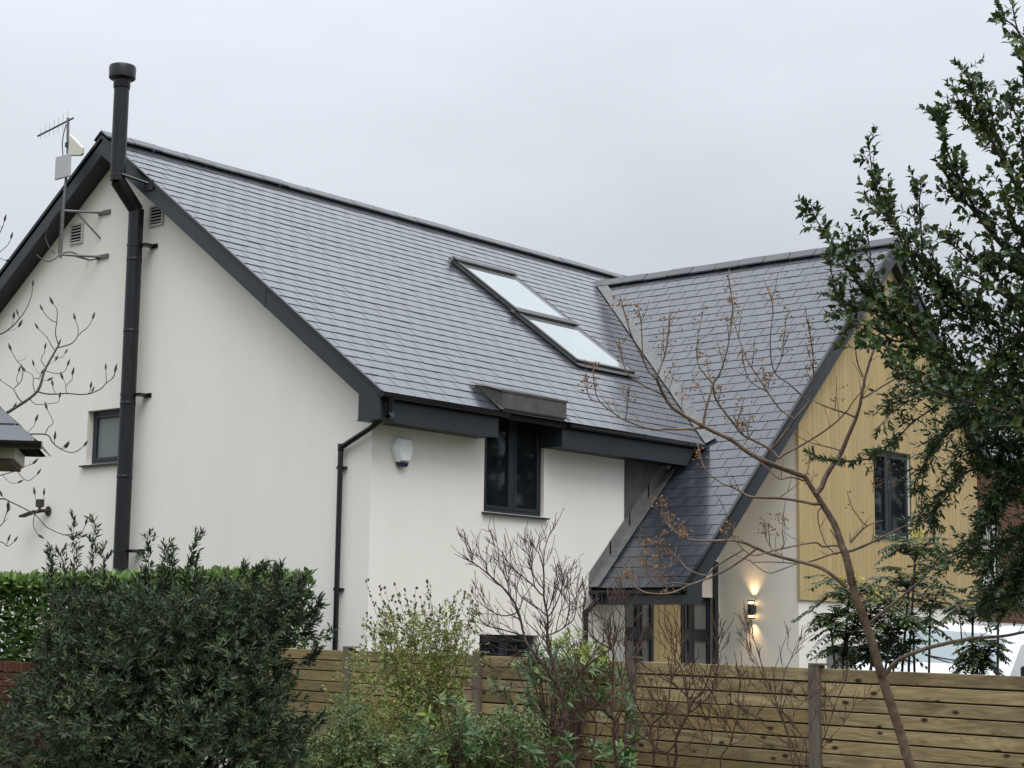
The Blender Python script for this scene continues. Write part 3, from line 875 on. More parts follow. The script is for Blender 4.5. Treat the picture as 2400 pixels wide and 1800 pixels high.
MB().lathe((UX, FY + 0.02, 7.96), [(fr + 0.003, -0.012), (fr + 0.001, 0.09)], 20).build("elbow_collar", "flue", flue, smooth=True)
MB().lathe((UX, FY + 0.02, 9.36), [(fr + 0.006, -0.10), (fr + 0.012, -0.08), (fr + 0.012, 0.03), (0.165, 0.035), (0.182, 0.05), (0.186, 0.20), (0.176, 0.225), (0.13, 0.235)], 28).build("cowl", "flue", flue, smooth=True)
for z in (7.10, 5.02, 2.90):
    b_ = MB(); b_.lathe((FX, FY, z), [(fr + 0.006, -0.02), (fr + 0.006, 0.02)], 20); b_.box(FX + 0.02, -0.003, FY - fr - 0.11, FY - fr - 0.004, z - 0.02, z + 0.02)
    b_.box(-0.02, -0.003, FY - fr - 0.16, FY - fr - 0.03, z - 0.03, z + 0.03)
    b_.build("wall_bracket", "gutter", flue)
b_ = MB(); b_.lathe((UX, FY + 0.02, 8.03), [(fr + 0.006, -0.02), (fr + 0.006, 0.02)], 20)
b_.tube([(UX, FY - 0.08, 8.03), (-0.29, FY - 0.38, 7.90)], 0.02, 8); b_.box(-0.31, -0.288, FY - 0.48, FY - 0.30, 7.80, 7.94)
b_.build("wall_bracket", "gutter", flue)

aer = thing("tv_aerial", (-0.45, 5.8, 7.1), "television aerial with white panel antennas on a bent pole bracketed to the gable", "aerial")
m = MB(); m.tube([(-0.45, 5.80, 7.05), (-0.45, 5.79, 7.75), (-0.45, 5.75, 8.45), (-0.45, 5.79, 9.10)], 0.021, 10)
m.build("pole", "galv", aer, smooth=True)
bm_ = MB(); bm_.tube([(-0.45, 5.66, 9.075), (-0.45, 6.50, 8.955)], 0.014, 8)
boom = bm_.build("boom", "galv", aer)
for k in range(7):
    y = 5.80 + k * 0.105; z = 9.055 - k * 0.015
    MB().tube([(-0.45, y, z - 0.13 + 0.01 * k), (-0.45, y, z + 0.15 - 0.01 * k)], 0.0035, 5).build("element", "alu", boom)
m = MB(); m.prism([(-0.47, 5.73, 8.53), (-0.47, 5.73, 8.86), (-0.47, 5.40, 8.60), (-0.47, 5.40, 8.50), (-0.47, 5.44, 8.48)], (0.05, 0, 0)); m.build("panel_antenna", "cream_plastic", aer, bevel=0.012)
B(-0.48, -0.40, 5.72, 5.79, 8.66, 8.73).build("clamp", "blue_plastic", aer)
m = MB(); m.box(-0.50, -0.47, 5.62, 5.98, 8.20, 8.55); m.build("flat_antenna", "clear_plastic", aer, bevel=0.014)
for z, yb in ((7.74, 5.45), (7.10, 5.45)):
    m = MB(); m.tube([(-0.45, 5.79, z), (-0.02, yb, z)], 0.018, 8); m.tube([(-0.30, 5.70, z), (-0.01, 5.50, z - 0.36)] if z > 7.5 else [(-0.30, 5.70, z), (-0.01, 5.75, z)], 0.013, 8)
    m.box(-0.03, -0.003, yb - 0.16, yb + 0.10, z - 0.03, z + 0.03)
    m.build("bracket", "galv", aer)
t = np.linspace(0, 1, 14)
m = MB(); m.tube([(-0.47 - 0.03 * math.sin(q * 9), 5.80 + 0.03 * math.sin(q * 13), 9.0 - q * 1.9) for q in t], 0.008, 5)
m.tube([(-0.45, 5.82 + 0.55 * q, 7.10 - 0.10 * math.sin(q * 3.1) + 0.08 * q) for q in t], 0.008, 5)
m.tube([(-0.40, 6.0 + 0.25 * math.sin(q * 3.1), 7.75 - 0.6 * q) for q in t], 0.008, 5)
m.tube([(-0.45 + 0.43 * q, 5.82 - 0.34 * q, 7.10 + 0.05 * math.sin(q * 6.2)) for q in t], 0.010, 5)
m.build("cable", "cable", aer)

fl = thing("security_light", (-0.2, 6.5, 3.5), "dark security floodlight with sensor on the white gable wall", "light")
m = MB(); m.obox((-0.20, 6.60, 3.475), (0.02, 0.20, -0.03), (0.05, 0, 0), (0, 0.004, 0.015)); m.build("lamp_head", "bark_dark", fl, bevel=0.006)
B(-0.19, -0.10, 6.37, 6.47, 3.57, 3.68).build("sensor", "bark_dark", fl, bevel=0.01)
m = MB(); m.tube([(-0.20, 6.5, 3.49), (-0.10, 6.42, 3.52), (-0.003, 6.40, 3.52)], 0.025, 8); m.tube([(-0.15, 6.42, 3.52), (-0.15, 6.42, 3.6)], 0.02, 8); m.lathe((-0.02, 6.40, 3.52), [(0.07, 0.0), (0.06, 0.018)], 14, (1, 0, 0)); m.build("arm", "bark_dark", fl)

al = thing("alarm_box", (0.50, -0.02, 3.86), "white hexagonal alarm box with dark blue base under the eaves", "alarm box")
hexo = [(a * 1.12, b * 1.06) for a, b in [(-0.10, 0.335), (0.10, 0.335), (0.150, 0.245), (0.155, 0.19), (0.085, 0.05), (-0.085, 0.05), (-0.155, 0.19), (-0.150, 0.245)]]
m = MB(); n = len(hexo)
cx, cz = 0.50, 3.86
ring0 = [(cx + a, -0.003, cz + b) for a, b in hexo]; ring1 = [(cx + a, -0.06, cz + b) for a, b in hexo]
ring2 = [(cx + a * 0.68, -0.10, cz + 0.19 + (b - 0.19) * 0.84) for a, b in hexo]
b0 = 0; m.v = ring0 + ring1 + ring2
for r in range(2):
    for i in range(n):
        j = (i + 1) % n; m.f.append((r * n + i, r * n + j, (r + 1) * n + j, (r + 1) * n + i))
m.f.append(tuple(range(2 * n, 3 * n))); m.f.append(tuple(range(n - 1, -1, -1)))
m.build("cover", "white_plastic", al)
m = MB(); m.prism([(cx - 0.083, -0.005, cz + 0.048), (cx + 0.083, -0.005, cz + 0.048), (cx + 0.055, -0.005, cz), (cx - 0.055, -0.005, cz)], (0, -0.075, 0)); m.build("strobe_lens", "blue_plastic", al, bevel=0.008)

lampo = thing("wall_lamp", (7.49, -0.628, 2.15), "lit black cylindrical up and down lamp on the porch side wall", "lamp")
LX, LY, LZ = 7.465, -0.628, 2.285
MB().lathe((LX, LY, LZ), [(0.050, -0.085), (0.052, -0.08), (0.052, 0.08), (0.050, 0.085)], 18).build("body", "frame_dark", lampo, smooth=True)
for s in (1, -1):
    MB().lathe((LX, LY, LZ + s * 0.125), [(0.050, -0.012), (0.052, -0.008), (0.052, 0.008), (0.050, 0.012)], 18).build("end_ring", "frame_dark", lampo, smooth=True)
    MB().lathe((LX, LY, LZ + s * 0.10), [(0.036, -0.013), (0.036, 0.013)], 14).build("bulb", "bulb", lampo)
    sp = bpy.data.lights.new("lamp_beam", 'SPOT'); sp.energy = 12 if s > 0 else 9; sp.color = (1.0, 0.60, 0.26); sp.spot_size = math.radians(84); sp.spot_blend = 1.0; sp.shadow_soft_size = 0.02
    so = bpy.data.objects.new("lamp_beam", sp); COL.objects.link(so); so.parent = lampo
    so.location = Vector((LX + 0.035, LY, LZ + s * 0.142)) - Vector(ORG[lampo]); so.rotation_euler = (math.pi if s > 0 else 0, 0, 0)
MB().box(LX + 0.03, X1 - 0.003, LY - 0.03, LY + 0.03, LZ - 0.06, LZ + 0.06).build("mount", "frame_dark", lampo)

# ------------------------------------------------------------------ fence along the boundary
fence = thing("garden_fence", (-3.3, -5.0, 0), "horizontal board timber fence with brown posts along the garden boundary", "fence")
FA, FB = np.array([-2.82, -0.90]), np.array([-2.82, -0.90]) + np.array([-0.105, -0.9945]) * 1.831
fdir = (FB - FA) / np.linalg.norm(FB - FA); fn = np.array([-fdir[1], fdir[0]]); fn = fn if fn @ np.array([-1, 0]) > 0 else -fn    # towards the camera
ang = math.atan2(-fdir[0], fdir[1]) if False else math.atan2(fdir[1], fdir[0]) - math.pi / 2
TOPZ = lambda s: 1.687 - 0.0118 * s
PITCH = 0.1035
for bay in range(7):
    s0, s1 = bay * 1.831, (bay + 1) * 1.831
    for k in range(16):
        zt0, zt1 = TOPZ(s0) - k * PITCH - 0.01, TOPZ(s1) - k * PITCH - 0.01
        e = 0.011
        a, b = FA + fdir * (s0 + 0.045), FA + fdir * (s1 - 0.045)
        mb = MB()
        jz = random.gauss(0, 0.0012); jd = random.gauss(0, 0.0015)
        o1 = a + fn * (0.012 + jd); o2 = b + fn * (0.012 + jd)
        mb.prism([(o1[0], o1[1], zt0 - PITCH + e + jz), (o2[0], o2[1], zt1 - PITCH + e + jz), (o2[0], o2[1], zt1 + jz), (o1[0], o1[1], zt0 + jz)], (fn[0] * -0.02, fn[1] * -0.02, 0))
        dark = (bay == 3 and k in (3, 4, 7, 8, 9)) or (bay == 2 and k > 4) or bay < 1 or random.random() < 0.12
        mid = (a + b) / 2
        mb.build("board", "fence_wood_dark" if dark else "fence_wood", fence, origin=(mid[0], mid[1], (zt0 + zt1) / 2), bevel=0.003)
    bk = MB(); a, b = FA + fdir * (s0 + 0.04), FA + fdir * (s1 - 0.04)
    o1, o2 = a - fn * 0.02, b - fn * 0.02
    bk.prism([(o1[0], o1[1], 0.02), (o2[0], o2[1], 0.02), (o2[0], o2[1], TOPZ(s1) - 0.03), (o1[0], o1[1], TOPZ(s0) - 0.03)], (fn[0] * -0.012, fn[1] * -0.012, 0))
    bk.build("backing", "bark_dark", fence)
for i in range(8):
    c = FA + fdir * (i * 1.831); zt = TOPZ(i * 1.831) + 0.014
    mb = MB(); mb.obox((c[0], c[1], zt / 2), (fdir[0] * 0.046, fdir[1] * 0.046, 0), (fn[0] * 0.046, fn[1] * 0.046, 0), (0, 0, zt / 2))
    po = mb.build("post", "post_wood", fence, origin=(c[0], c[1], 0), bevel=0.004)
    mb = MB(); mb.obox((c[0] + fdir[0] * 0.02, c[1] + fdir[1] * 0.02, zt + 0.008), (fdir[0] * 0.062, fdir[1] * 0.062, 0), (fn[0] * 0.05, fn[1] * 0.05, 0), (0, 0, 0.007))
    mb.build("post_cap", "post_wood", po)

# ------------------------------------------------------------------ leaves and branches
def unit(a):
    a = np.asarray(a, float); return a / (np.linalg.norm(a, axis=-1, keepdims=True) + 1e-9)


PROF = {"lance": [(0.0, 0.0), (0.3, 0.42), (0.62, 0.40), (1.0, 0.0)], "oval": [(0.0, 0.0), (0.25, 0.45), (0.65, 0.48), (1.0, 0.0)],
        "holly": [(0.0, 0.0), (0.22, 0.46), (0.38, 0.30), (0.55, 0.50), (0.74, 0.26), (1.0, 0.0)]}


def leaf_object(name, mat, base, axis, face, length, width, parent, prof="lance", fold=0.25, curl=0.15, tone=None):
    """one mesh of many leaves: two folded halves each, bent towards the tip"""
    base, axis, face = np.asarray(base, float), unit(axis), np.asarray(face, float)
    N = len(base)
    side = unit(np.cross(axis, face)); nor = unit(np.cross(side, axis))
    length = np.broadcast_to(np.asarray(length, float), (N,))[:, None]; width = np.broadcast_to(np.asarray(width, float), (N,))[:, None]
    p = PROF[prof]; K = len(p)
    V = []
    for t, w in p:
        c = base + axis * length * t - nor * length * curl * t * t
        V.append(c)
    for s in (1, -1):
        for t, w in p[1:-1]:
            c = base + axis * length * t - nor * length * curl * t * t
            V.append(c + s * side * width * w + nor * width * w * fold)
    V = np.stack(V, 1)                                         # N x M x 3
    M_ = V.shape[1]; inner = K - 2
    tmpl = []
    for s in (0, 1):
        o = K + s * inner
        for i in range(K - 1):
            a, b = i, i + 1
            c = (o + i) if i < inner else None                   # side vertex at station i+1
            d = (o + i - 1) if i >= 1 else None                  # side vertex at station i
            if d is None: q = [a, b, c]
            elif c is None: q = [a, b, d]
            else: q = [a, b, c, d]
            tmpl.append(q if s == 0 else q[::-1])
    off = (np.arange(N) * M_)
    loops, sizes = [], []
    per = sum(len(q) for q in tmpl)
    flat = np.array([x for q in tmpl for x in q]); loops = (off[:, None] + flat[None]).ravel()
    sizes = np.tile(np.array([len(q) for q in tmpl]), N)
    me = bpy.data.meshes.new(name)
    org = np.array(ORG.get(parent, (0, 0, 0)))
    vv = (V.reshape(-1, 3) - org).astype(np.float32)
    me.vertices.add(len(vv)); me.vertices.foreach_set("co", vv.ravel())
    me.loops.add(len(loops)); me.loops.foreach_set("vertex_index", loops.astype(np.int32))
    me.polygons.add(len(sizes)); st = np.concatenate([[0], np.cumsum(sizes)[:-1]])
    me.polygons.foreach_set("loop_start", st.astype(np.int32)); me.polygons.foreach_set("loop_total", sizes.astype(np.int32))
    me.update(calc_edges=True)
    tn = RNG.random(N) if tone is None else np.asarray(tone)
    a_ = me.attributes.new("tone", 'FLOAT', 'FACE'); a_.data.foreach_set("value", np.repeat(tn, len(tmpl)).astype(np.float32))
    me.materials.append(MAT[mat])
    me.polygons.foreach_set("use_smooth", np.ones(len(sizes), dtype=bool))
    ob = bpy.data.objects.new(name, me); COL.objects.link(ob)
    if parent is not None: ob.parent = parent
    ORG[ob] = tuple(org)
    return ob


class Twigs:
    """many thin tapering tubes, one mesh"""

    def __init__(self): self.v, self.f, self.n = [], [], 0

    def add(self, pts, r0, r1, seg=5):
        pts = np.asarray(pts, float); n = len(pts)
        tan = unit(np.gradient(pts, axis=0)); ref = np.array([0.3, 0.2, 0.93]) if abs(tan[0][2]) < 0.8 else np.array([0.95, 0.2, 0.1])
        a = unit(np.cross(tan, ref)); b = np.cross(tan, a)
        r = (np.linspace(r0, r1, n) if np.isscalar(r0) else np.asarray(r0))[:, None, None]
        th = np.arange(seg) * 2 * math.pi / seg
        ring = pts[:, None, :] + r * (np.cos(th)[None, :, None] * a[:, None, :] + np.sin(th)[None, :, None] * b[:, None, :])
        self.v.append(ring.reshape(-1, 3)); o = self.n; self.n += n * seg
        i = np.arange(n - 1)[:, None] * seg; k = np.arange(seg)[None]; k2 = (k + 1) % seg
        self.f.append(np.stack([o + i + k, o + i + k2, o + i + seg + k2, o + i + seg + k], -1).reshape(-1, 4))

    def build(self, name, mat, parent):
        v = np.concatenate(self.v) - np.array(ORG.get(parent, (0, 0, 0))); f = np.concatenate(self.f)
        me = bpy.data.meshes.new(name)
        me.vertices.add(len(v)); me.vertices.foreach_set("co", v.astype(np.float32).ravel())
        me.loops.add(f.size); me.loops.foreach_set("vertex_index", f.astype(np.int32).ravel())
        me.polygons.add(len(f)); me.polygons.foreach_set("loop_start", (np.arange(len(f)) * 4).astype(np.int32)); me.polygons.foreach_set("loop_total", np.full(len(f), 4, dtype=np.int32))
        me.update(calc_edges=True); me.materials.append(MAT[mat]); me.polygons.foreach_set("use_smooth", np.ones(len(f), dtype=bool))
        ob = bpy.data.objects.new(name, me); COL.objects.link(ob); ob.parent = parent; ORG[ob] = ORG.get(parent, (0, 0, 0))
        return ob


def smooth_line(pts, n):
    """resample a polyline through a Catmull-Rom curve"""
    P = np.asarray(pts, float)
    if len(P) < 3:
        t = np.linspace(0, 1, n)[:, None]; return P[0] * (1 - t) + P[-1] * t
    Q = np.concatenate([[2 * P[0] - P[1]], P, [2 * P[-1] - P[-2]]])
    out = []
    for s in np.linspace(0, len(P) - 1 - 1e-6, n):
        i = int(s); t = s - i; p0, p1, p2, p3 = Q[i], Q[i + 1], Q[i + 2], Q[i + 3]
        out.append(0.5 * ((2 * p1) + (-p0 + p2) * t + (2 * p0 - 5 * p1 + 4 * p2 - p3) * t * t + (-p0 + 3 * p1 - 3 * p2 + p3) * t ** 3))
    return np.array(out)


class Limbs:
    """limbs of a real tree surveyed as lines of sight; each new limb leaves an older one at that one's own distance"""

    def __init__(self, depth, wander=0.35, seed=1):
        self.d0, self.wander, self.rng, self.px, self.dep, self.lines = depth, wander, np.random.default_rng(seed), [], [], []

    def add(self, pix, r0, r1, drift=None, tw=None, seg=6):
        pix = np.asarray(pix, float)
        n = max(4, int(np.sum(np.linalg.norm(np.diff(pix, axis=0), axis=1)) / 9))
        line = smooth_line(pix, n)
        d_s = self.d0
        if self.px:
            A = np.concatenate(self.px); D = np.concatenate(self.dep); q = np.linalg.norm(A - line[0], axis=1); i = int(np.argmin(q))
            if q[i] < 40: d_s = D[i]; line[0] = A[i] if q[i] < 14 else line[0]
        L = np.sum(np.linalg.norm(np.diff(line, axis=0), axis=1)) * d_s / FPX
        dr = drift if drift is not None else self.rng.uniform(-1, 1) * self.wander * L
        t = np.linspace(0, 1, n)
        dep = d_s + dr * t + 0.02 * L * np.sin(t * 9 + self.rng.uniform(0, 6))
        jit = np.cumsum(self.rng.normal(0, 0.35, (n, 2)), axis=0) * np.minimum(1, t * 3)[:, None] * 0.5
        P = np.array([at(a[0], a[1], d) for a, d in zip(line + jit, dep)])
        self.px.append(line); self.dep.append(dep); self.lines.append((P, r0, r1))
        if tw is not None: tw.add(P, r0, r1, seg)
        return P


def grow(tw, start, direction, length, r, rng, level, spread=0.6, up=0.25, kids=3, zig=0.12, minr=0.0012, tips=None, seg=4):
    """zigzag twig that forks"""
    n = max(4, int(length / 0.035)); p = np.array(start, float); d = unit(direction); pts = [p.copy()]
    for i in range(n):
        d = unit(d + rng.normal(0, zig, 3) + np.array([0, 0, up * 0.12])); p = p + d * length / n; pts.append(p.copy())
    pts = np.array(pts); r1 = max(minr, r * 0.45)
    tw.add(pts, r, r1, seg)
    if level <= 0:
        if tips is not None: tips.append((pts[-1], d))
        return
    for k in range(kids):
        t = rng.uniform(0.25, 1.0) if k else 1.0
        i = min(n, int(t * n)); dd = unit(pts[min(i + 1, n)] - pts[max(i - 1, 0)])
        nd = unit(dd + rng.normal(0, spread, 3) * np.array([1, 1, 0.7]) + np.array([0, 0, up]))
        grow(tw, pts[i], nd, length * rng.uniform(0.5, 0.8), max(minr, (r + (r1 - r) * t) * 0.7), rng, level - 1, spread, up, kids, zig, minr, tips, seg)


def shoots(base, direction, length, nleaf, rng, angle=0.9, start=0.15):
    """leaf bases/axes/faces spiralling up each of K shoots"""
    K = len(base); direction = unit(direction); length = np.broadcast_to(np.asarray(length, float), (K,))
    t = start + (1 - start) * (np.arange(nleaf) + 0.5) / nleaf
    ref = unit(rng.normal(0, 1, (K, 3))); a = unit(np.cross(direction, ref)); b = np.cross(direction, a)
    th = (np.arange(nleaf) * 2.4)[None] + rng.uniform(0, 6.28, (K, 1)) + rng.normal(0, 0.3, (K, nleaf))
    rad = np.cos(th)[..., None] * a[:, None] + np.sin(th)[..., None] * b[:, None]
    pos = base[:, None] + direction[:, None] * (length[:, None] * t[None])[..., None]
    an = angle * (1.15 - 0.75 * t)[None, :, None] * rng.uniform(0.75, 1.25, (K, nleaf, 1))
    ax = np.cos(an) * direction[:, None] + np.sin(an) * rad
    fc = unit(direction[:, None] * np.sin(an) - rad * np.cos(an))
    tt = np.broadcast_to(t[None], (K, nleaf))
    return pos.reshape(-1, 3), ax.reshape(-1, 3), fc.reshape(-1, 3), tt.reshape(-1)


CR, CU, CF = RT, UP, FW


def blob_points(blobs, n, rng, shell=0.55):
    """points and outward directions in a set of ellipsoids (px, py, rx, ry, distance, depth radius in m)"""
    blobs = np.asarray(blobs, float)
    w = blobs[:, 2] * blobs[:, 3]; pick = rng.choice(len(blobs), n, p=w / w.sum()); q = blobs[pick]
    d = unit(rng.normal(0, 1, (n, 3))); r = (shell + (1 - shell) * rng.random(n) ** 0.6)[:, None]
    m = q[:, 4:5] / FPX
    c = np.array([at(a[0], a[1], a[4]) for a in q])
    ext = np.concatenate([q[:, 2:3] * m, q[:, 3:4] * m, q[:, 5:6]], 1)
    off = d * r * ext
    P = c + off[:, :1] * CR + off[:, 1:2] * CU + off[:, 2:3] * CF
    out = unit(d[:, :1] * CR + d[:, 1:2] * CU + d[:, 2:3] * CF)
    keep = P[:, 2] > 0.05
    return P[keep], out[keep]


def plant(name, px, depth, label, cat="shrub", group=None):
    p = at(px, 1700, depth)
    return thing(name, (p[0], p[1], 0.0), label, cat, group)


def stems_to(tw, root, targets, rng, r0=0.012, r1=0.003, seg=5):
    """curved stems from the root up to target points"""
    root = np.array(root, float)
    for q in targets:
        q = np.asarray(q, float); mid = (root + q) / 2 + np.array([0, 0, 0.15]) * np.linalg.norm(q - root) + rng.normal(0, 0.05, 3)
        mid[:2] = root[:2] + (q[:2] - root[:2]) * 0.3
        tw.add(smooth_line([root + rng.normal(0, 0.04, 3) * (1, 1, 0), mid, q], 10), r0, r1, seg)


# ------------------------------------------------------------------ bare small tree in front of the fence
rng = np.random.default_rng(5)
tree = plant("bare_tree", 2134, 9.4, "leafless young tree with brown seed clusters leaning in front of the fence", "tree")
TL = Limbs(9.4, 0.35, 3); tw = Twigs()
base = at(2134.6, 1800, 9.4)
trunk_tw = Twigs()
root = np.array(ORG[tree]) + np.array([0.06, -0.06, 0])
below = smooth_line([root, root * 0.45 + base * 0.55 + np.array([0.02, -0.03, 0]), base], 12)
trunk_tw.add(below, 0.040, 0.0275, 10)
TL.add([(2134.6, 1801), (2105, 1702), (2069, 1593), (2037, 1485), (2006, 1399), (1983, 1304), (1975, 1282), (1959, 1235), (1940, 1203), (1921, 1171), (1909, 1152), (1887, 1117)], 0.0278, 0.013, 0.0, trunk_tw, 10)
main = [
    ([(1887, 1117), (1849, 1103), (1813, 1090), (1782, 1077), (1748, 1057), (1714, 1032), (1668, 1010), (1647, 1000), (1596, 971), (1571, 953), (1553, 925), (1542, 901), (1538, 887)], .0125, .0055),
    ([(1538, 887), (1519, 868), (1507, 841), (1490, 808), (1476, 778), (1466, 742), (1459, 716), (1453, 700)], .005, .0016),
    ([(1507, 841), (1505, 805), (1503, 757), (1495, 716)], .0035, .0015),
    ([(1538, 887), (1548, 860), (1560, 824), (1566, 781), (1570, 745), (1571, 728)], .0045, .0016),
    ([(1553, 925), (1515, 906), (1473, 880), (1464, 860), (1454, 829), (1449, 800)], .004, .0014),
    ([(1647, 1002), (1596, 1006), (1560, 1005), (1531, 1007), (1490, 995), (1458, 982), (1442, 971), (1406, 942), (1394, 913), (1389, 865)], .006, .0016),
    ([(1406, 945), (1384, 935), (1375, 915), (1368, 890)], .003, .0014), ([(1466, 983), (1471, 950), (1474, 909)], .0026, .0013),
    ([(1648, 997), (1654, 962), (1664, 925), (1670, 899)], .006, .004), ([(1670, 899), (1654, 880), (1637, 855), (1633, 824), (1635, 793)], .004, .0015),
    ([(1670, 899), (1686, 877), (1698, 841), (1707, 805), (1712, 769), (1717, 720), (1710, 670), (1705, 643)], .0042, .0015),
    ([(1826, 1075), (1800, 1050), (1762, 1030), (1739, 1018), (1714, 985), (1699, 967), (1676, 933), (1670, 899)], .006, .0038),
    ([(1809, 1050), (1820, 1041), (1842, 1012), (1864, 983), (1878, 965), (1896, 943), (1905, 915), (1908, 870), (1905, 820), (1895, 760)], .006, .0016),
    ([(1864, 983), (1830, 960), (1800, 920), (1775, 880), (1755, 850), (1740, 815), (1728, 780), (1717, 735)], .004, .0015),
    ([(1800, 920), (1760, 895), (1745, 860), (1740, 820)], .0028, .0013),
    ([(1896, 943), (1850, 900), (1815, 870), (1805, 800), (1812, 730), (1806, 690)], .0035, .0014),
    ([(1818, 868), (1835, 830), (1838, 790)], .0025, .0013),
    ([(1921, 1152), (1940, 1108), (1969, 1064), (1988, 1019), (2007, 975), (2016, 940), (2026, 888), (2043, 830), (2058, 796), (2064, 750)], .0125, .003),
    ([(2004, 975), (1953, 959), (1928, 950), (1905, 938)], .005, .002), ([(2015, 935), (2032, 928), (2089, 893), (2141, 870)], .0055, .0022),
    ([(2026, 888), (2010, 850), (2006, 800), (2020, 740)], .0035, .0014),
    ([(1823, 1073), (1893, 1035), (1950, 997), (1985, 963), (2000, 940), (2030, 905)], .0045, .002),
    ([(1966, 1054), (1896, 1035), (1858, 1013)], .003, .0014),
    ([(1918, 1184), (1877, 1175), (1826, 1168), (1763, 1165), (1741, 1156), (1719, 1143), (1692, 1133), (1657, 1105), (1642, 1076), (1635, 1046)], .007, .0016),
    ([(1823, 1168), (1846, 1152), (1874, 1130)], .0026, .0014), ([(1893, 1130), (1855, 1118), (1826, 1122), (1801, 1099), (1782, 1083)], .0045, .0018),
    ([(1988, 1293), (1953, 1298), (1905, 1314), (1871, 1320), (1810, 1317), (1760, 1317)], .0045, .0018),
    ([(1985, 1377), (1934, 1336), (1890, 1320), (1852, 1311), (1807, 1298), (1769, 1282), (1738, 1270), (1706, 1266), (1660, 1268), (1616, 1265), (1594, 1254), (1569, 1231), (1556, 1212), (1550, 1171)], .009, .0018),
    ([(1774, 1285), (1740, 1311), (1689, 1342), (1616, 1371), (1569, 1390), (1521, 1390), (1490, 1377), (1470, 1355), (1468, 1315)], .0055, .0016),
    ([(1743, 1288), (1680, 1326), (1657, 1349), (1616, 1336), (1594, 1314), (1570, 1290)], .0042, .0015),
    ([(1616, 1371), (1580, 1366), (1545, 1370), (1520, 1350), (1508, 1300)], .003, .0014), ([(1594, 1314), (1560, 1330), (1540, 1300), (1525, 1270)], .0026, .0013),
    ([(1988, 1282), (1953, 1279), (1928, 1282), (1906, 1273), (1811, 1292), (1769, 1303), (1741, 1288), (1719, 1260), (1712, 1230), (1705, 1215)], .005, .0014),
    ([(1811, 1292), (1795, 1260), (1788, 1225)], .002, .0012), ([(1840, 1287), (1834, 1250), (1836, 1210)], .002, .0012),
    ([(1870, 1320), (1830, 1335), (1800, 1343), (1770, 1325), (1755, 1310)], .0028, .0014),
    ([(1991, 1293), (2026, 1279), (2073, 1257), (2105, 1241), (2140, 1225), (2180, 1195)], .0065, .002),
    ([(1993, 1272), (2029, 1235), (2070, 1219)], .0042, .0018), ([(2029, 1235), (2007, 1206)], .003, .0014), ([(1993, 1280), (1992, 1250)], .003, .0015),
    ([(1918, 1190), (1918, 1225), (1935, 1275), (1962, 1300)], .0028, .002), ([(1945, 1240), (1965, 1270), (1985, 1285)], .0025, .0016),
    ([(2069, 1588), (2105, 1548), (2168, 1521), (2236, 1505), (2286, 1496), (2349, 1490), (2400, 1480), (2460, 1466), (2540, 1440)], .0105, .004),
    ([(2254, 1501), (2250, 1455), (2238, 1425), (2178, 1404), (2140, 1392)], .0035, .0014), ([(2240, 1425), (2262, 1415)], .0022, .0012), ([(2236, 1505), (2205, 1480), (2180, 1462)], .003, .0014),
    ([(2037, 1462), (2078, 1426), (2123, 1390), (2159, 1358), (2185, 1330), (2200, 1300)], .0065, .0024),
]
for pts, a, b in main:
    TL.add(pts, a * 1.2, b * 1.35, None, tw)
trunk_tw.build("trunk", "bark_tree", tree)
# short side twigs and seed clusters
caps_c, caps_d = [], []
def panicle(px, py, h=46, n=11, spread=13):
    A = np.concatenate(TL.px); D = np.concatenate(TL.dep); q = np.linalg.norm(A - np.array([px, py + h]), axis=1); i = int(np.argmin(q))
    d = D[i]
    top = at(px, py, d + rng.normal(0, 0.05)); bot = at(*A[i], d) if q[i] < 60 else at(px, py + h, d)
    line = smooth_line([bot, (bot + top) / 2 + rng.normal(0, 0.006, 3), top], 9); tw.add(line, 0.0024, 0.0014, 4)
    for k in range(n):
        t = rng.uniform(0.15, 1.0); p = line[int(t * 8)]
        e = p + (CR * rng.normal(0, 1) + CU * rng.normal(0.35, 0.5) + CF * rng.normal(0, 1)) * spread * d / FPX * (1.15 - 0.6 * t)
        tw.add([p, (p + e) / 2 + CU * 0.002, e], 0.0013, 0.001, 3)
        caps_c.append(e); caps_d.append(unit(e - p))
        if rng.random() < 0.5:
            e2 = e + rng.normal(0, 0.010, 3); caps_c.append(e2); caps_d.append(unit(e2 - p))
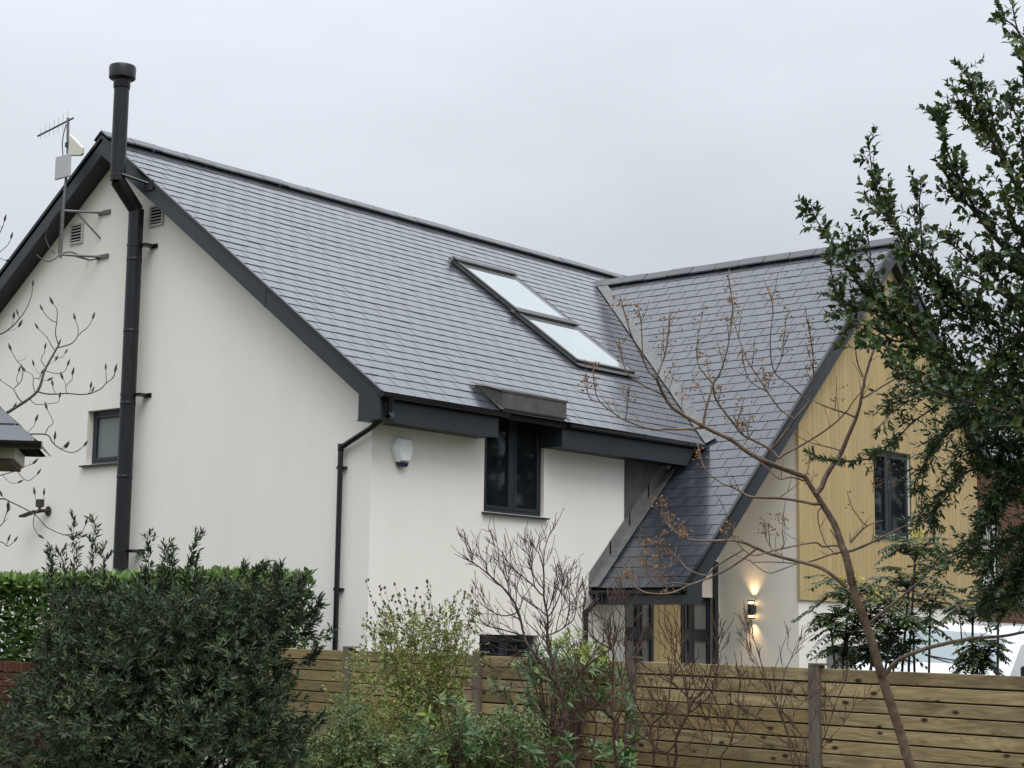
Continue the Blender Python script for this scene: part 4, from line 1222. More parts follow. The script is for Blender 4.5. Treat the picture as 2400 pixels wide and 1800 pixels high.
for (px, py, h, n) in [(1453, 690, 60, 12), (1495, 706, 60, 14), (1571, 722, 60, 12), (1556, 765, 70, 18), (1449, 790, 60, 14), (1389, 848, 60, 14), (1372, 878, 50, 16), (1474, 898, 70, 14),
                       (1635, 785, 60, 12), (1657, 840, 60, 10), (1705, 636, 80, 12), (1716, 695, 50, 14), (1717, 728, 40, 10), (1806, 672, 70, 10), (1838, 785, 60, 10), (1895, 745, 80, 16), (1888, 800, 70, 14), (1884, 850, 50, 10),
                       (1740, 812, 60, 10), (1790, 860, 50, 14), (1812, 870, 40, 14), (1676, 880, 40, 8), (1690, 905, 40, 10), (1745, 930, 60, 12), (1758, 955, 50, 10), (1736, 985, 40, 10), (1722, 960, 60, 8), (1635, 1040, 50, 8), (1640, 1070, 40, 8),
                       (1550, 1160, 60, 22), (1566, 1195, 60, 16), (1552, 1240, 50, 14), (1600, 1235, 40, 24), (1515, 1262, 70, 22), (1545, 1265, 60, 20), (1508, 1300, 60, 18), (1470, 1315, 50, 16), (1540, 1330, 40, 16), (1575, 1290, 40, 12), (1562, 1345, 40, 14), (1485, 1335, 40, 10),
                       (1705, 1215, 50, 14), (1712, 1240, 30, 8), (1788, 1215, 50, 14), (1836, 1205, 60, 14), (1898, 1068, 40, 6), (1908, 1100, 30, 5), (2064, 745, 60, 8), (2020, 735, 60, 7), (2046, 1065, 90, 16), (2080, 1078, 80, 16), (1960, 880, 60, 6), (1985, 1150, 50, 5),
                       (1650, 715, 70, 8), (1600, 905, 60, 8), (1580, 850, 50, 8), (1680, 790, 60, 8), (1770, 790, 70, 10), (1850, 720, 70, 9), (1620, 880, 60, 8)]:
    panicle(px, py, h, int(n * 0.8))
for P, r0, r1 in list(TL.lines)[1:]:
    for k in range(max(1, int(len(P) / 9))):
        i = rng.integers(len(P) // 4, len(P)); d = unit(P[min(i + 1, len(P) - 1)] - P[max(i - 1, 0)])
        nd = unit(d * 0.5 + CU * rng.uniform(0.2, 0.9) + CR * rng.normal(0, 0.6) + CF * rng.normal(0, 0.5))
        grow(tw, P[i], nd, rng.uniform(0.05, 0.16), 0.0024, rng, 0, 0.5, 0.3, 1, 0.1, 0.0014)
tw.build("limbs", "bark_tree", tree)
# each seed capsule: a small three-lobed husk
CV, CFc = [], []
lob = np.array([[0, 0, 0], [0.9, 0, 0.55], [-0.45, 0.78, 0.55], [-0.45, -0.78, 0.55], [0.35, 0.6, 1.0], [0.35, -0.6, 1.0], [-0.7, 0, 1.0]])
lf = [(0, 1, 4), (0, 4, 2), (0, 2, 6), (0, 6, 3), (0, 3, 5), (0, 5, 1), (1, 5, 4), (4, 6, 2), (5, 3, 6), (4, 5, 6)]
m = MB()
for c, d in zip(caps_c, caps_d):
    s = rng.uniform(0.0062, 0.0092); a = unit(np.cross(d, rng.normal(0, 1, 3))); b = np.cross(d, a); o = len(m.v)
    for l in lob: m.v.append(tuple(c + s * (a * l[0] + b * l[1] + d * (l[2] - 0.3))))
    m.f += [tuple(o + i for i in q) for q in lf]
ob = m.build("seed_capsules", "capsule", tree); ob["kind"] = "stuff"

# ------------------------------------------------------------------ magnolia at the left, in bud
rng = np.random.default_rng(8)
mag = thing("magnolia_tree", tuple(at(-190, 1700, 14.2) * (1, 1, 0)), "leafless magnolia with pointed buds reaching in from the left", "tree")
ML = Limbs(14.2, 0.3, 9); tw = Twigs(); trk = Twigs()
S = lambda L: [(x / 2.37, 600 + y / 2.37) for x, y in L]
tb = at(-190, 1500, 14.2); trk.add(smooth_line([np.array(ORG[mag]), np.array([tb[0], tb[1], tb[2] * 0.5]), tb], 10), 0.075, 0.06, 10)
ML.add([(-190, 1500), (-185, 1380), (-160, 1240), (-140, 1120), (-120, 980), (-110, 800), (-90, 620)], 0.06, 0.012, 0.1, trk, 10)
MG = [
    ([(-135, 1090), (-60, 1010)] + S([(50, 865), (205, 755), (250, 630), (325, 495)]), .016, .0055),
    (S([(325, 495), (308, 430), (315, 370), (318, 300), (297, 268)]), .0042, .002), (S([(312, 372), (270, 345), (235, 300)]), .0032, .002),
    (S([(325, 510), (400, 485), (440, 435), (490, 395), (515, 350)]), .0045, .002), (S([(440, 435), (432, 390), (418, 355)]), .003, .002), (S([(300, 525), (260, 450), (212, 405)]), .0034, .002),
    (S([(245, 615), (225, 570), (245, 545), (248, 515)]), .003, .002), (S([(250, 635), (320, 655), (360, 640), (375, 610)]), .003, .002), (S([(300, 560), (340, 566), (362, 540)]), .0026, .0018),
    (S([(205, 755), (280, 768), (370, 765), (480, 770), (560, 740), (590, 710), (630, 680), (640, 652)]), .0055, .0022), (S([(590, 710), (588, 632)]), .0028, .002), (S([(495, 768), (502, 735)]), .0024, .002),
    (S([(355, 765), (370, 715), (400, 690), (402, 660)]), .0028, .002), (S([(370, 715), (350, 685)]), .002, .0016), (S([(320, 766), (298, 750), (295, 722)]), .0024, .002),
    (S([(110, 810), (85, 755), (78, 735), (120, 690), (126, 610), (100, 590), (60, 522)]), .0042, .002), (S([(80, 738), (40, 715), (5, 692)]), .003, .002), (S([(180, 755), (182, 665), (140, 640)]), .003, .002), (S([(182, 668), (215, 680), (228, 655)]), .0024, .002),
    (S([(82, 700), (104, 645)]), .0024, .002), (S([(160, 790), (200, 825), (255, 822), (320, 815), (332, 788)]), .003, .0018), (S([(215, 690), (262, 690)]), .002, .0018),
    ([(-110, 800), (-60, 795)] + S([(0, 435), (60, 400), (110, 350), (150, 290), (178, 220), (185, 165)]), .0065, .002), (S([(110, 350), (100, 325)]), .0024, .002),
    ([(-142, 1120), (-40, 1025)] + S([(90, 992), (250, 990), (290, 1035), (330, 1070), (400, 1092), (465, 1055)]), .007, .002), (S([(250, 990), (270, 950), (298, 925), (262, 850)]), .0035, .002), (S([(300, 1045), (304, 1020)]), .002, .0018), (S([(140, 970), (180, 960), (198, 920)]), .0024, .0018),
    ([(-150, 1180), (-60, 1130)] + S([(0, 1220), (90, 1195), (140, 1170), (180, 1155)]), .005, .002), (S([(90, 1195), (150, 1250), (205, 1215)]), .003, .002), (S([(85, 1195), (110, 1150), (130, 1120), (110, 1070)]), .003, .0018), (S([(20, 1225), (60, 1260), (100, 1258)]), .0024, .0018),
    ([(-160, 1240), (-70, 1180)] + S([(0, 1350), (60, 1370), (190, 1440), (260, 1510), (350, 1550), (450, 1565)]), .0065, .002), (S([(190, 1440), (185, 1500), (210, 1550)]), .003, .0018), (S([(350, 1550), (450, 1530), (475, 1490)]), .0026, .0018), (S([(200, 1420), (240, 1390), (244, 1330)]), .0028, .002), (S([(210, 1400), (194, 1325)]), .002, .0016),
    ([(-175, 1330), (-60, 1270)] + S([(0, 1500), (30, 1440), (40, 1400)]), .005, .002), ([(-180, 1370), (-50, 1290)] + S([(0, 1590), (40, 1612), (78, 1588)]), .005, .002),
    ([(-100, 720), (-40, 620), (0, 545), (10, 520)], .005, .002), ([(-40, 620), (12, 580), (25, 560)], .003, .002), ([(-95, 660), (-30, 600), (14, 610)], .003, .002),
]
MG += [([(-310 - x_, y_ + 12) for x_, y_ in L], a, b) for L, a, b in MG]
tips = []
for pts, a, b in MG:
    P = ML.add(pts, a * 1.15, b * 1.3, None, tw); tips.append((P[-1], unit(P[-1] - P[-3])))
    if len(P) > 12:
        for k in range(int(len(P) / 9)):
            i = rng.integers(3, len(P) - 1); d = unit(P[i] - P[i - 1]); nd = unit(d * 0.4 + CU * rng.uniform(-0.1, 0.8) + CR * rng.normal(0, 0.7) + CF * rng.normal(0, 0.5))
            L = rng.uniform(0.03, 0.12); e = P[i] + nd * L; tw.add([P[i], P[i] + nd * L * 0.6, e + CU * L * 0.15], 0.0018, 0.0014, 4)
            if rng.random() < 0.45: tips.append((e + CU * L * 0.15, unit(nd + CU * 0.6)))
trk.build("trunk", "bark_magnolia", mag); tw.build("limbs", "bark_magnolia", mag)
for c, d in tips:
    s = rng.uniform(0.75, 1.2); d = unit(d + CU * 0.6)
    MB().lathe(c, [(0.002, -0.004 * s), (0.0075 * s, 0.008 * s), (0.0105 * s, 0.022 * s), (0.0075 * s, 0.040 * s), (0.001, 0.062 * s)], 7, d).build("bud", "bud", mag, smooth=True)

# ------------------------------------------------------------------ holly at the right
rng = np.random.default_rng(21)
HD = 8.6
holly = thing("holly_tree", tuple(at(2640, 1700, HD + 0.3) * (1, 1, 0)), "dark green holly tree filling the right edge against the sky", "tree")
HL = Limbs(HD, 0.28, 4); tw = Twigs(); trk = Twigs()
tb = at(2620, 1420, HD); trk.add(smooth_line([np.array(ORG[holly]), np.array([tb[0], tb[1], tb[2] * 0.5]), tb], 10), 0.10, 0.08, 10)
HL.add([(2620, 1420), (2600, 1250), (2590, 1080), (2570, 880), (2560, 640), (2540, 380), (2530, 200), (2525, 60)], 0.08, 0.004, 0.0, trk, 10)
HTOP = HL.lines[0][0]
hl = [
    [(2590, 1080), (2480, 985), (2380, 935), (2260, 860), (2150, 790), (2080, 730), (2010, 660), (1960, 590), (1925, 530), (1898, 490)],
    [(2080, 730), (2010, 720), (1960, 690), (1950, 640), (1945, 600)], [(2010, 660), (2000, 600), (1990, 540)],
    [(2260, 860), (2180, 830), (2110, 830), (2040, 790), (1985, 740), (1970, 690)], [(2150, 790), (2090, 770), (2050, 690), (2040, 600), (2030, 520)],
    [(2575, 930), (2440, 820), (2330, 760), (2230, 690), (2160, 640), (2110, 560), (2090, 510), (2075, 470)], [(2110, 560), (2070, 480), (2050, 430), (2040, 380), (2035, 345)], [(2160, 640), (2160, 560), (2155, 480), (2158, 430)],
    [(2570, 820), (2450, 700), (2370, 600), (2310, 530), (2270, 460), (2240, 400), (2215, 340), (2200, 290), (2195, 265)], [(2310, 530), (2260, 470), (2230, 440), (2215, 400)], [(2270, 460), (2230, 400), (2220, 380)],
    [(2565, 700), (2460, 560), (2390, 450), (2330, 340), (2300, 280), (2280, 220), (2262, 165)], [(2390, 450), (2340, 330), (2315, 225), (2300, 190)], [(2330, 340), (2290, 290), (2258, 245), (2245, 240)], [(2460, 560), (2420, 420), (2390, 300), (2370, 230)],
    [(2545, 420), (2480, 330), (2420, 250), (2400, 160), (2395, 100), (2375, 60), (2340, 40)], [(2470, 160), (2420, 110), (2385, 70), (2370, 0), (2368, -20)], [(2400, 90), (2370, 85)],
    [(2590, 1060), (2470, 1010), (2340, 960), (2230, 930), (2150, 900), (2090, 860)], [(2340, 960), (2270, 900), (2200, 870), (2140, 880)], [(2480, 985), (2400, 880), (2320, 800), (2260, 760), (2200, 740)], [(2440, 820), (2380, 700), (2320, 640), (2260, 600), (2220, 560)],
    [(2570, 880), (2450, 850), (2350, 830), (2270, 800)], [(2450, 700), (2420, 600), (2380, 520), (2350, 440)], [(2480, 740), (2440, 620), (2420, 520), (2400, 400)], [(2560, 640), (2500, 520), (2450, 400), (2430, 320)],
    [(2585, 1000), (2460, 900), (2350, 880), (2250, 900), (2190, 910)], [(2580, 960), (2470, 880), (2400, 790), (2340, 740), (2290, 720)], [(2575, 900), (2480, 800), (2420, 740), (2350, 690), (2290, 660), (2240, 640)], [(2590, 1050), (2500, 960), (2420, 900), (2360, 860), (2300, 840)],
    [(2590, 1080), (2500, 1040), (2420, 1010), (2350, 1000), (2300, 1010)], [(2570, 860), (2500, 740), (2450, 680), (2390, 640), (2330, 600)], [(2150, 790), (2100, 800), (2050, 770), (2010, 760), (1990, 770)], [(2080, 730), (2040, 680), (2000, 640)], [(2230, 690), (2190, 690), (2140, 700), (2100, 690)], [(2260, 760), (2220, 700), (2180, 650), (2140, 600), (2120, 560)], [(2260, 860), (2230, 800), (2200, 760), (2170, 740)], [(2200, 870), (2180, 830), (2150, 800)], [(2230, 690), (2200, 640), (2170, 610), (2130, 600)], [(2150, 790), (2120, 740), (2110, 690), (2120, 640)], [(2330, 760), (2280, 740), (2240, 720), (2210, 680)], [(2090, 860), (2060, 820), (2020, 810)],
]
hl += [[(5160 - x_, y_ * 0.97 + 20) for x_, y_ in L] for L in hl]          # the other half of the crown, beyond the frame
HP = []
for L in hl:
    n = len(L); r0 = 0.014 if 2500 < L[0][0] < 2660 else 0.006
    HP.append(HL.add(L, r0, 0.0022, None, tw, 6))
HP.append(HTOP[len(HTOP) // 3:]); HP.append(HTOP[len(HTOP) // 2:])
sb, sd, sl = [], [], []
for P in HP:
    n = len(P)
    for i in range(2, n):
        pp = project(P[i])
        if pp[1] < -140 or (pp[1] < 205 and 2300 < pp[0] < 2440 and rng.random() < (0.55 if pp[0] < 2400 else 0.9)): continue
        d = unit(P[i] - P[i - 1]); t = i / n
        for k in range(1 if t > 0.55 else 2):
            if rng.random() > (0.60 if t > 0.6 else 0.74): continue
            nd = unit(d * rng.uniform(0.5, 1.0) + rng.normal(0, 0.6, 3) + CU * 0.3 - CR * 0.1)
            Ls = rng.uniform(0.05, 0.17) * (1.3 - 0.65 * t)
            tw.add([P[i], P[i] + nd * Ls * 0.5 + rng.normal(0, 0.003, 3), P[i] + nd * Ls], 0.0018, 0.0011, 4)
            sb.append(P[i]); sd.append(nd); sl.append(Ls)
    sb.append(P[-1] - unit(P[-1] - P[-4]) * 0.07); sd.append(unit(P[-1] - P[-4])); sl.append(0.085)
sb, sd, sl = np.array(sb), np.array(sd), np.array(sl)
p, a, f, t = shoots(sb, sd, sl, 6, rng, 1.0, 0.25)
L = rng.uniform(0.026, 0.056, len(p))
leaf_object("crown", "leaf_holly", p, a, f, L, L * 0.62, holly, "holly", 0.35, 0.25)
trk.build("trunk", "bark_dark", holly); tw.build("limbs", "bark_dark", holly)

# small-leaved evergreen under the holly, arching sprays
rng = np.random.default_rng(31)
SD = 9.2
ev = thing("evergreen_tree", tuple(at(2560, 1700, SD) * (1, 1, 0)), "small-leaved evergreen with arching sprays hanging below the holly", "tree")
EL = Limbs(SD, 0.25, 6); tw = Twigs(); trk = Twigs()
tb = at(2550, 1500, SD); trk.add(smooth_line([np.array(ORG[ev]), np.array([tb[0], tb[1], tb[2] * 0.5]), tb], 8), 0.06, 0.05, 8)
EL.add([(2550, 1500), (2530, 1350), (2510, 1200), (2490, 1050), (2470, 930)], 0.05, 0.02, 0, trk, 8)
el = [[(2480, 1000), (2400, 930), (2300, 905), (2220, 900), (2160, 915), (2110, 935), (2085, 945)], [(2300, 905), (2200, 950), (2140, 990), (2100, 1030), (2070, 1055), (2045, 1075)], [(2220, 900), (2150, 930), (2100, 960), (2060, 1000)],
      [(2500, 1100), (2400, 1010), (2310, 975), (2240, 985), (2190, 1040), (2165, 1110), (2160, 1180), (2150, 1225)], [(2310, 975), (2230, 1010), (2180, 1060), (2150, 1130), (2148, 1190)], [(2045, 1075), (1990, 1080), (1940, 1078), (1900, 1060)],
      [(2510, 1180), (2420, 1100), (2330, 1090), (2260, 1110), (2220, 1150), (2195, 1195), (2190, 1220)], [(2420, 1100), (2350, 1040), (2280, 1050), (2230, 1080)], [(2520, 1260), (2440, 1180), (2380, 1160), (2330, 1200), (2290, 1260), (2270, 1310)],
      [(2520, 1280), (2450, 1240), (2390, 1250), (2340, 1290), (2310, 1340)], [(2530, 1340), (2450, 1310), (2380, 1330), (2330, 1380), (2310, 1420)], [(2530, 1340), (2460, 1350), (2400, 1380), (2360, 1430)], [(2500, 1120), (2440, 1060), (2380, 1040), (2340, 1080)],
      [(2500, 1140), (2440, 1130), (2380, 1110), (2340, 1150), (2320, 1210)], [(2330, 1290), (2270, 1290), (2220, 1310), (2180, 1330)], [(2520, 1300), (2480, 1280), (2430, 1300), (2390, 1340), (2375, 1400)], [(2490, 1060), (2450, 1000), (2390, 970), (2340, 1000)],
      [(2490, 1040), (2430, 960), (2360, 940), (2300, 950), (2260, 990)], [(2510, 1200), (2460, 1200), (2420, 1230), (2400, 1290)]]
el += [[(5030 - x_, y_ + 15) for x_, y_ in L] for L in el]
EP = [EL.add(L, 0.010 if 2400 < L[0][0] < 2630 else 0.005, 0.0016, None, tw, 5) for L in el]
sb, sd, sl = [], [], []
for P in EP:
    for i in range(2, len(P)):
        pp = project(P[i])
        dens = 4 if pp[0] > 2290 else (2 if pp[0] > 2180 else 1)
        if pp[0] < 2060: dens = 1
        for k in range(dens):
            d = unit(P[i] - P[i - 1]); nd = unit(d + rng.normal(0, 0.7, 3) + CU * 0.15)
            Ls = rng.uniform(0.04, 0.16) if pp[0] > 2060 else rng.uniform(0.02, 0.05)
            tw.add([P[i], P[i] + nd * Ls * 0.6, P[i] + nd * Ls - CU * Ls * 0.15], 0.0014, 0.0009, 3)
            sb.append(P[i]); sd.append(nd); sl.append(Ls)
sb, sd, sl = np.array(sb), np.array(sd), np.array(sl)
p, a, f, t = shoots(sb, sd, sl, 10, rng, 1.05, 0.1)
L = rng.uniform(0.024, 0.044, len(p))
leaf_object("crown", "leaf_small", p, a, f, L, L * 0.38, ev, "lance", 0.3, 0.15)
trk.build("trunk", "bark_dark", ev); tw.build("limbs", "bark_dark", ev)

# ------------------------------------------------------------------ dark evergreen bush, left foreground
rng = np.random.default_rng(41)
bush = plant("evergreen_bush", 380, 10.0, "large dark narrow-leaved evergreen bush in the left foreground")
blobs = [(330, 1585, 230, 190, 10.0, 0.5), (480, 1570, 175, 170, 10.0, 0.45), (230, 1540, 120, 130, 10.1, 0.4), (420, 1510, 230, 130, 10.0, 0.45), (590, 1460, 105, 85, 10.0, 0.3), (655, 1425, 62, 60, 10.0, 0.2), (300, 1600, 70, 60, 9.5, 0.2), (470, 1640, 75, 55, 9.4, 0.2), (380, 1470, 80, 60, 9.6, 0.2), (560, 1540, 60, 55, 9.6, 0.2), (200, 1690, 70, 55, 9.3, 0.2), (420, 1730, 80, 55, 9.2, 0.2), (620, 1590, 45, 40, 9.8, 0.15),
         (470, 1700, 240, 160, 9.8, 0.5), (250, 1720, 230, 140, 9.7, 0.5), (580, 1660, 85, 105, 9.9, 0.35), (90, 1760, 130, 90, 9.7, 0.35), (400, 1820, 300, 120, 9.6, 0.6), (330, 1490, 150, 90, 10.1, 0.3), (640, 1780, 90, 80, 9.8, 0.3), (170, 1640, 110, 90, 9.9, 0.3), (560, 1455, 130, 60, 10.0, 0.25), (180, 1460, 60, 60, 10.05, 0.2)]
P, out = blob_points(blobs, 6400, rng, 0.5)
d = unit(out * 0.9 + CU * 0.55 + rng.normal(0, 0.45, P.shape))
Ls = rng.uniform(0.05, 0.11, len(P))
p1, a1, f1, t1 = shoots(P, d, Ls, 9, rng, 1.15, 0.35)
tall = [((175, 1420), (175, 1330), (172, 1225), 6), ((215, 1430), (217, 1340), (220, 1230), 10), ((120, 1420), (120, 1360), (119, 1300), 5), ((245, 1400), (243, 1330), (241, 1290), 4), ((150, 1400), (150, 1330), (142, 1300), 3), ((345, 1400), (347, 1340), (350, 1265), 9), ((380, 1400), (384, 1350), (390, 1280), 6),
        ((430, 1400), (440, 1330), (463, 1262), 8), ((400, 1420), (402, 1360), (403, 1310), 5), ((455, 1400), (456, 1350), (460, 1320), 3), ((580, 1400), (596, 1350), (612, 1330), 7), ((640, 1420), (652, 1370), (655, 1340), 6), ((680, 1440), (700, 1390), (708, 1360), 6), ((700, 1460), (725, 1440), (745, 1420), 8), ((690, 1490), (715, 1480), (735, 1455), 6),
        ((690, 1500), (735, 1498), (775, 1487), 4), ((560, 1400), (568, 1360), (572, 1335), 3), ((660, 1740), (720, 1710), (750, 1685), 7), ((640, 1720), (690, 1690), (740, 1695), 6), ((690, 1560), (720, 1550), (735, 1530), 5), ((620, 1410), (630, 1380), (635, 1350), 4)]
tw = Twigs(); sb, sd, sl = [], [], []
for A_, M_, Z_, n in tall:
    dd = rng.normal(0, 0.06)
    line = smooth_line([at(*A_, 10 + dd), at(*M_, 10 + dd), at(*Z_, 10 + dd)], 14)
    tw.add(line, 0.003, 0.0012, 4)
    for i in range(2, 14):
        for k in range(2 if n > 4 else 1):
            nd = unit(unit(line[i] - line[i - 1]) * 1.0 + rng.normal(0, 0.45, 3))
            sb.append(line[i]); sd.append(nd); sl.append(rng.uniform(0.025, 0.065) if i < 13 else 0.05)
bp, bo = blob_points(blobs, 420, rng, 0.97)
for q, o_ in zip(bp, bo):
    if o_ @ CU < -0.2: continue
    dv = unit(o_ * 0.6 + CU * 0.8 + rng.normal(0, 0.25, 3)); Lq = rng.uniform(0.03, 0.11)
    ln = smooth_line([q, q + dv * Lq * 0.5 + rng.normal(0, 0.006, 3), q + dv * Lq], 8); tw.add(ln, 0.002, 0.001, 4)
    for i in range(1, 8):
        sb.append(ln[i]); sd.append(unit(unit(ln[i] - ln[i - 1]) + rng.normal(0, 0.4, 3))); sl.append(rng.uniform(0.02, 0.05))
p2, a2, f2, t2 = shoots(np.array(sb), np.array(sd), np.array(sl), 6, rng, 0.85)
p, a, f = np.concatenate([p1, p2]), np.concatenate([a1, a2]), np.concatenate([f1, f2])
L = rng.uniform(0.028, 0.052, len(p)); tn = np.concatenate([np.repeat(rng.beta(1.6, 2.6, len(P)), 9), np.repeat(rng.beta(1.6, 2.2, len(sb)), 6)])
leaf_object("foliage", "leaf_dark", p, a, f, L, L * 0.30, bush, "lance", 0.3, 0.1, tone=np.clip(tn + rng.normal(0, 0.1, len(p)), 0, 1))
stems_to(tw, ORG[bush], P[::26], rng, 0.012, 0.003, 4)
tw.build("stems", "bark_dark", bush)

# ------------------------------------------------------------------ laurel hedge behind wall and fence
rng = np.random.default_rng(51)
hedge = thing("laurel_hedge", (-2.3, 3.5, 0), "clipped bright green laurel hedge behind the brick wall below the gable", "hedge")
n = 26000
u = rng.uniform(-1.0, 5.2, n); which = rng.random(n)
face = which < 0.5
x = np.where(face, -2.86 + np.abs(rng.normal(0, 0.16, n)), rng.uniform(-2.9, -1.85, n)); z = np.where(face, rng.uniform(0.9, 2.40, n), 2.40 - np.abs(rng.normal(0, 0.07, n)))
end = rng.random(n) < 0.07; x = np.where(end, rng.uniform(-2.85, -1.9, n), x); u = np.where(end, -0.95 + np.abs(rng.normal(0, 0.08, n)), u); z = np.where(end, rng.uniform(0.9, 2.4, n), z)
P = np.stack([x, u, z], 1) + rng.normal(0, 0.02, (n, 3))
ax = unit(np.stack([np.where(face & ~end, -0.7, 0.0), np.where(end, -0.7, 0.0), np.where(face | end, 0.25, 0.9)], 1) + rng.normal(0, 0.5, (n, 3)))
fc = unit(np.array([-0.3, -0.3, 0.9]) + rng.normal(0, 0.4, (n, 3)))
L = rng.uniform(0.07, 0.13, n)
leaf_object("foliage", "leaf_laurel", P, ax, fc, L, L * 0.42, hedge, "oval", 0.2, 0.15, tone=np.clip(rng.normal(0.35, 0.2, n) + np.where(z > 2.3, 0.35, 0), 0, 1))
tw = Twigs()
for y in np.arange(-0.8, 7.4, 0.4):
    for k in range(4):
        b = np.array([-2.35 + rng.normal(0, 0.08), y + rng.normal(0, 0.1), 0.0]); q = np.array([-2.4 + rng.uniform(-0.4, 0.4), y + rng.normal(0, 0.25), rng.uniform(1.6, 2.3)])
        tw.add(smooth_line([b, (b + q) / 2 + rng.normal(0, 0.05, 3), q], 8), 0.02, 0.005, 5)
tw.build("stems", "bark_dark", hedge)

# ------------------------------------------------------------------ old brick wall at the left
rng = np.random.default_rng(61)
bwall = thing("brick_wall", (-3.1, 3.8, 0), "low old red brick boundary wall at the left edge", "wall")
B(-3.30, -3.02, -0.42, 7.6, 0.0, 1.34).build("mortar_core", "mortar_old", bwall)
z = 0.62
bl, bh = 0.215, 0.065
course = 0
proto = B(-0.008, 0.0, -bl / 2, bl / 2, -bh / 2, bh / 2)
proto = MB().box(-0.012, 0.03, -bl / 2, bl / 2, -bh / 2, bh / 2).build("brick", "brick", bwall, origin=(0, 0, 0), bevel=0.004)
bmesh_brick = proto.data; bpy.data.objects.remove(proto)
while z < 1.30:
    y = 0.55 + (0.1125 if course % 2 else 0)
    while y < 4.3:
        o = bpy.data.objects.new("brick", bmesh_brick); COL.objects.link(o); o.parent = bwall
        o.location = Vector((-3.301 + rng.normal(0, 0.002), y, z)) - Vector(ORG[bwall]); o.rotation_euler = (rng.normal(0, 0.008), 0, rng.normal(0, 0.006))
        y += 0.225
    z += 0.075; course += 1
sold = MB().box(-0.145, 0.155, -0.0325, 0.0325, -0.055, 0.055).build("coping_brick", "brick", bwall, origin=(0, 0, 0), bevel=0.005)
sm = sold.data; bpy.data.objects.remove(sold)
y = -0.36
while y < 7.5:
    o = bpy.data.objects.new("coping_brick", sm); COL.objects.link(o); o.parent = bwall
    o.location = Vector((-3.165, y, 1.402 + rng.normal(0, 0.004))) - Vector(ORG[bwall]); o.rotation_euler = (rng.normal(0, 0.02), rng.normal(0, 0.01), rng.normal(0, 0.02))
    y += 0.076

# ------------------------------------------------------------------ outbuilding corner at the left
rng = np.random.default_rng(71)
oc = at(82, 1032, 12.0)                                   # eave corner
out_ = thing("outbuilding", (oc[0] - 1.2, oc[1] + 1.0, 0), "slate roofed cream outbuilding corner with dark gutter at the left edge", "outbuilding")
e1 = -RT * np.array([1, 1, 0]); e1 = unit(e1) * 0.985 - unit(FW * (1, 1, 0)) * 0.17; e1 = unit(e1)     # along the eave, to the left
e2 = np.array([-e1[1], e1[0], 0.0]); e2 = e2 if e2 @ FW > 0 else -e2                            # away from the eave
up3 = np.array([0, 0, 1.0]); ZC = oc[2]
C0 = np.array([oc[0], oc[1], ZC])
rt = math.tan(math.radians(42)); run = 0.46; LXo, LYo = 3.2, 2 * run
lid = lambda u, v, z=0.0: C0 + e1 * u + e2 * v + up3 * z
m = MB()
ra, rb = lid(run, run, run * rt), lid(LXo - run, run, run * rt)
for face_ in ((lid(0, 0), lid(LXo, 0), rb, ra), (lid(LXo, 0), lid(LXo, LYo), rb), (lid(LXo, LYo), lid(0, LYo), ra, rb), (lid(0, LYo), lid(0, 0), ra)):
    m.poly([np.array(q) - up3 * 0.02 for q in face_])
m.poly([lid(0.02, 0.02, -0.025), lid(LXo - 0.02, 0.02, -0.025), lid(LXo - 0.02, LYo - 0.02, -0.025), lid(0.02, LYo - 0.02, -0.025)])
oroof = m.build("roof", "felt", out_)
cl = math.cos(math.radians(42)); vlen = run / cl
for (UD, WD, span) in ((e1, e2, LXo), (e2, e1, LYo)):
    VD = unit(WD + up3 * rt); ND = unit(np.cross(UD, VD)); ND = ND if ND[2] > 0 else -ND
    g_ = 0.2; k = 0
    while k * g_ < vlen:
        u = -0.15 if k % 2 else 0.0
        while u < span:
            v0 = k * g_ - 0.03; poly = [(u + 0.003, v0), (u + 0.297, v0), (u + 0.297, v0 + g_ * 1.3), (u + 0.003, v0 + g_ * 1.3)]
            poly = clip(poly, 0, 1, vlen); poly = clip(poly, -1, cl, 0.0) if len(poly) > 2 else []; poly = clip(poly, 1, cl, span) if len(poly) > 2 else []
            if len(poly) > 2:
                top = [C0 + UD * q[0] + VD * q[1] + ND * (0.012 * (1 - 0.8 * (q[1] - v0) / (g_ * 1.3))) for q in poly]
                MB().prism(top, -ND * 0.007).build("slate", "slate", oroof, origin=tuple(np.mean(top, 0)))
            u += 0.3
        k += 1
MB().prism([lid(0.14, 0.10, -0.115), lid(3.06, 0.10, -0.115), lid(3.06, LYo - 0.1, -0.115), lid(0.14, LYo - 0.1, -0.115)], up3 * 0.088).build("boxed_eave", "cream_plastic", out_)
MB().prism([lid(0.16, 0.12, -0.145), lid(3.04, 0.12, -0.145), lid(3.04, LYo - 0.12, -0.145), lid(0.16, LYo - 0.12, -0.145)], up3 * 0.029).build("beam", "post_wood", out_)
m = MB(); w0 = lid(0.6, 0.16); wd = [lid(0.6, 0.16), lid(3.0, 0.16), lid(3.0, LYo - 0.16), lid(0.6, LYo - 0.16)]
for a_, b_2 in zip(wd, wd[1:] + wd[:1]):
    a0, b0_ = np.array([a_[0], a_[1], 0]), np.array([b_2[0], b_2[1], 0]); m.poly([a0, b0_, b0_ + up3 * (ZC - 0.146), a0 + up3 * (ZC - 0.146)])
m.build("wall", "render", out_)
prof = [(math.cos(t) * 0.05, -math.sin(t) * 0.05) for t in np.linspace(0, math.pi, 9)]
g0 = lid(-0.05, -0.035, -0.012)
MB().prism([g0 + e2 * a + up3 * b for a, b in prof], e1 * 3.2).build("gutter", "gutter", out_)
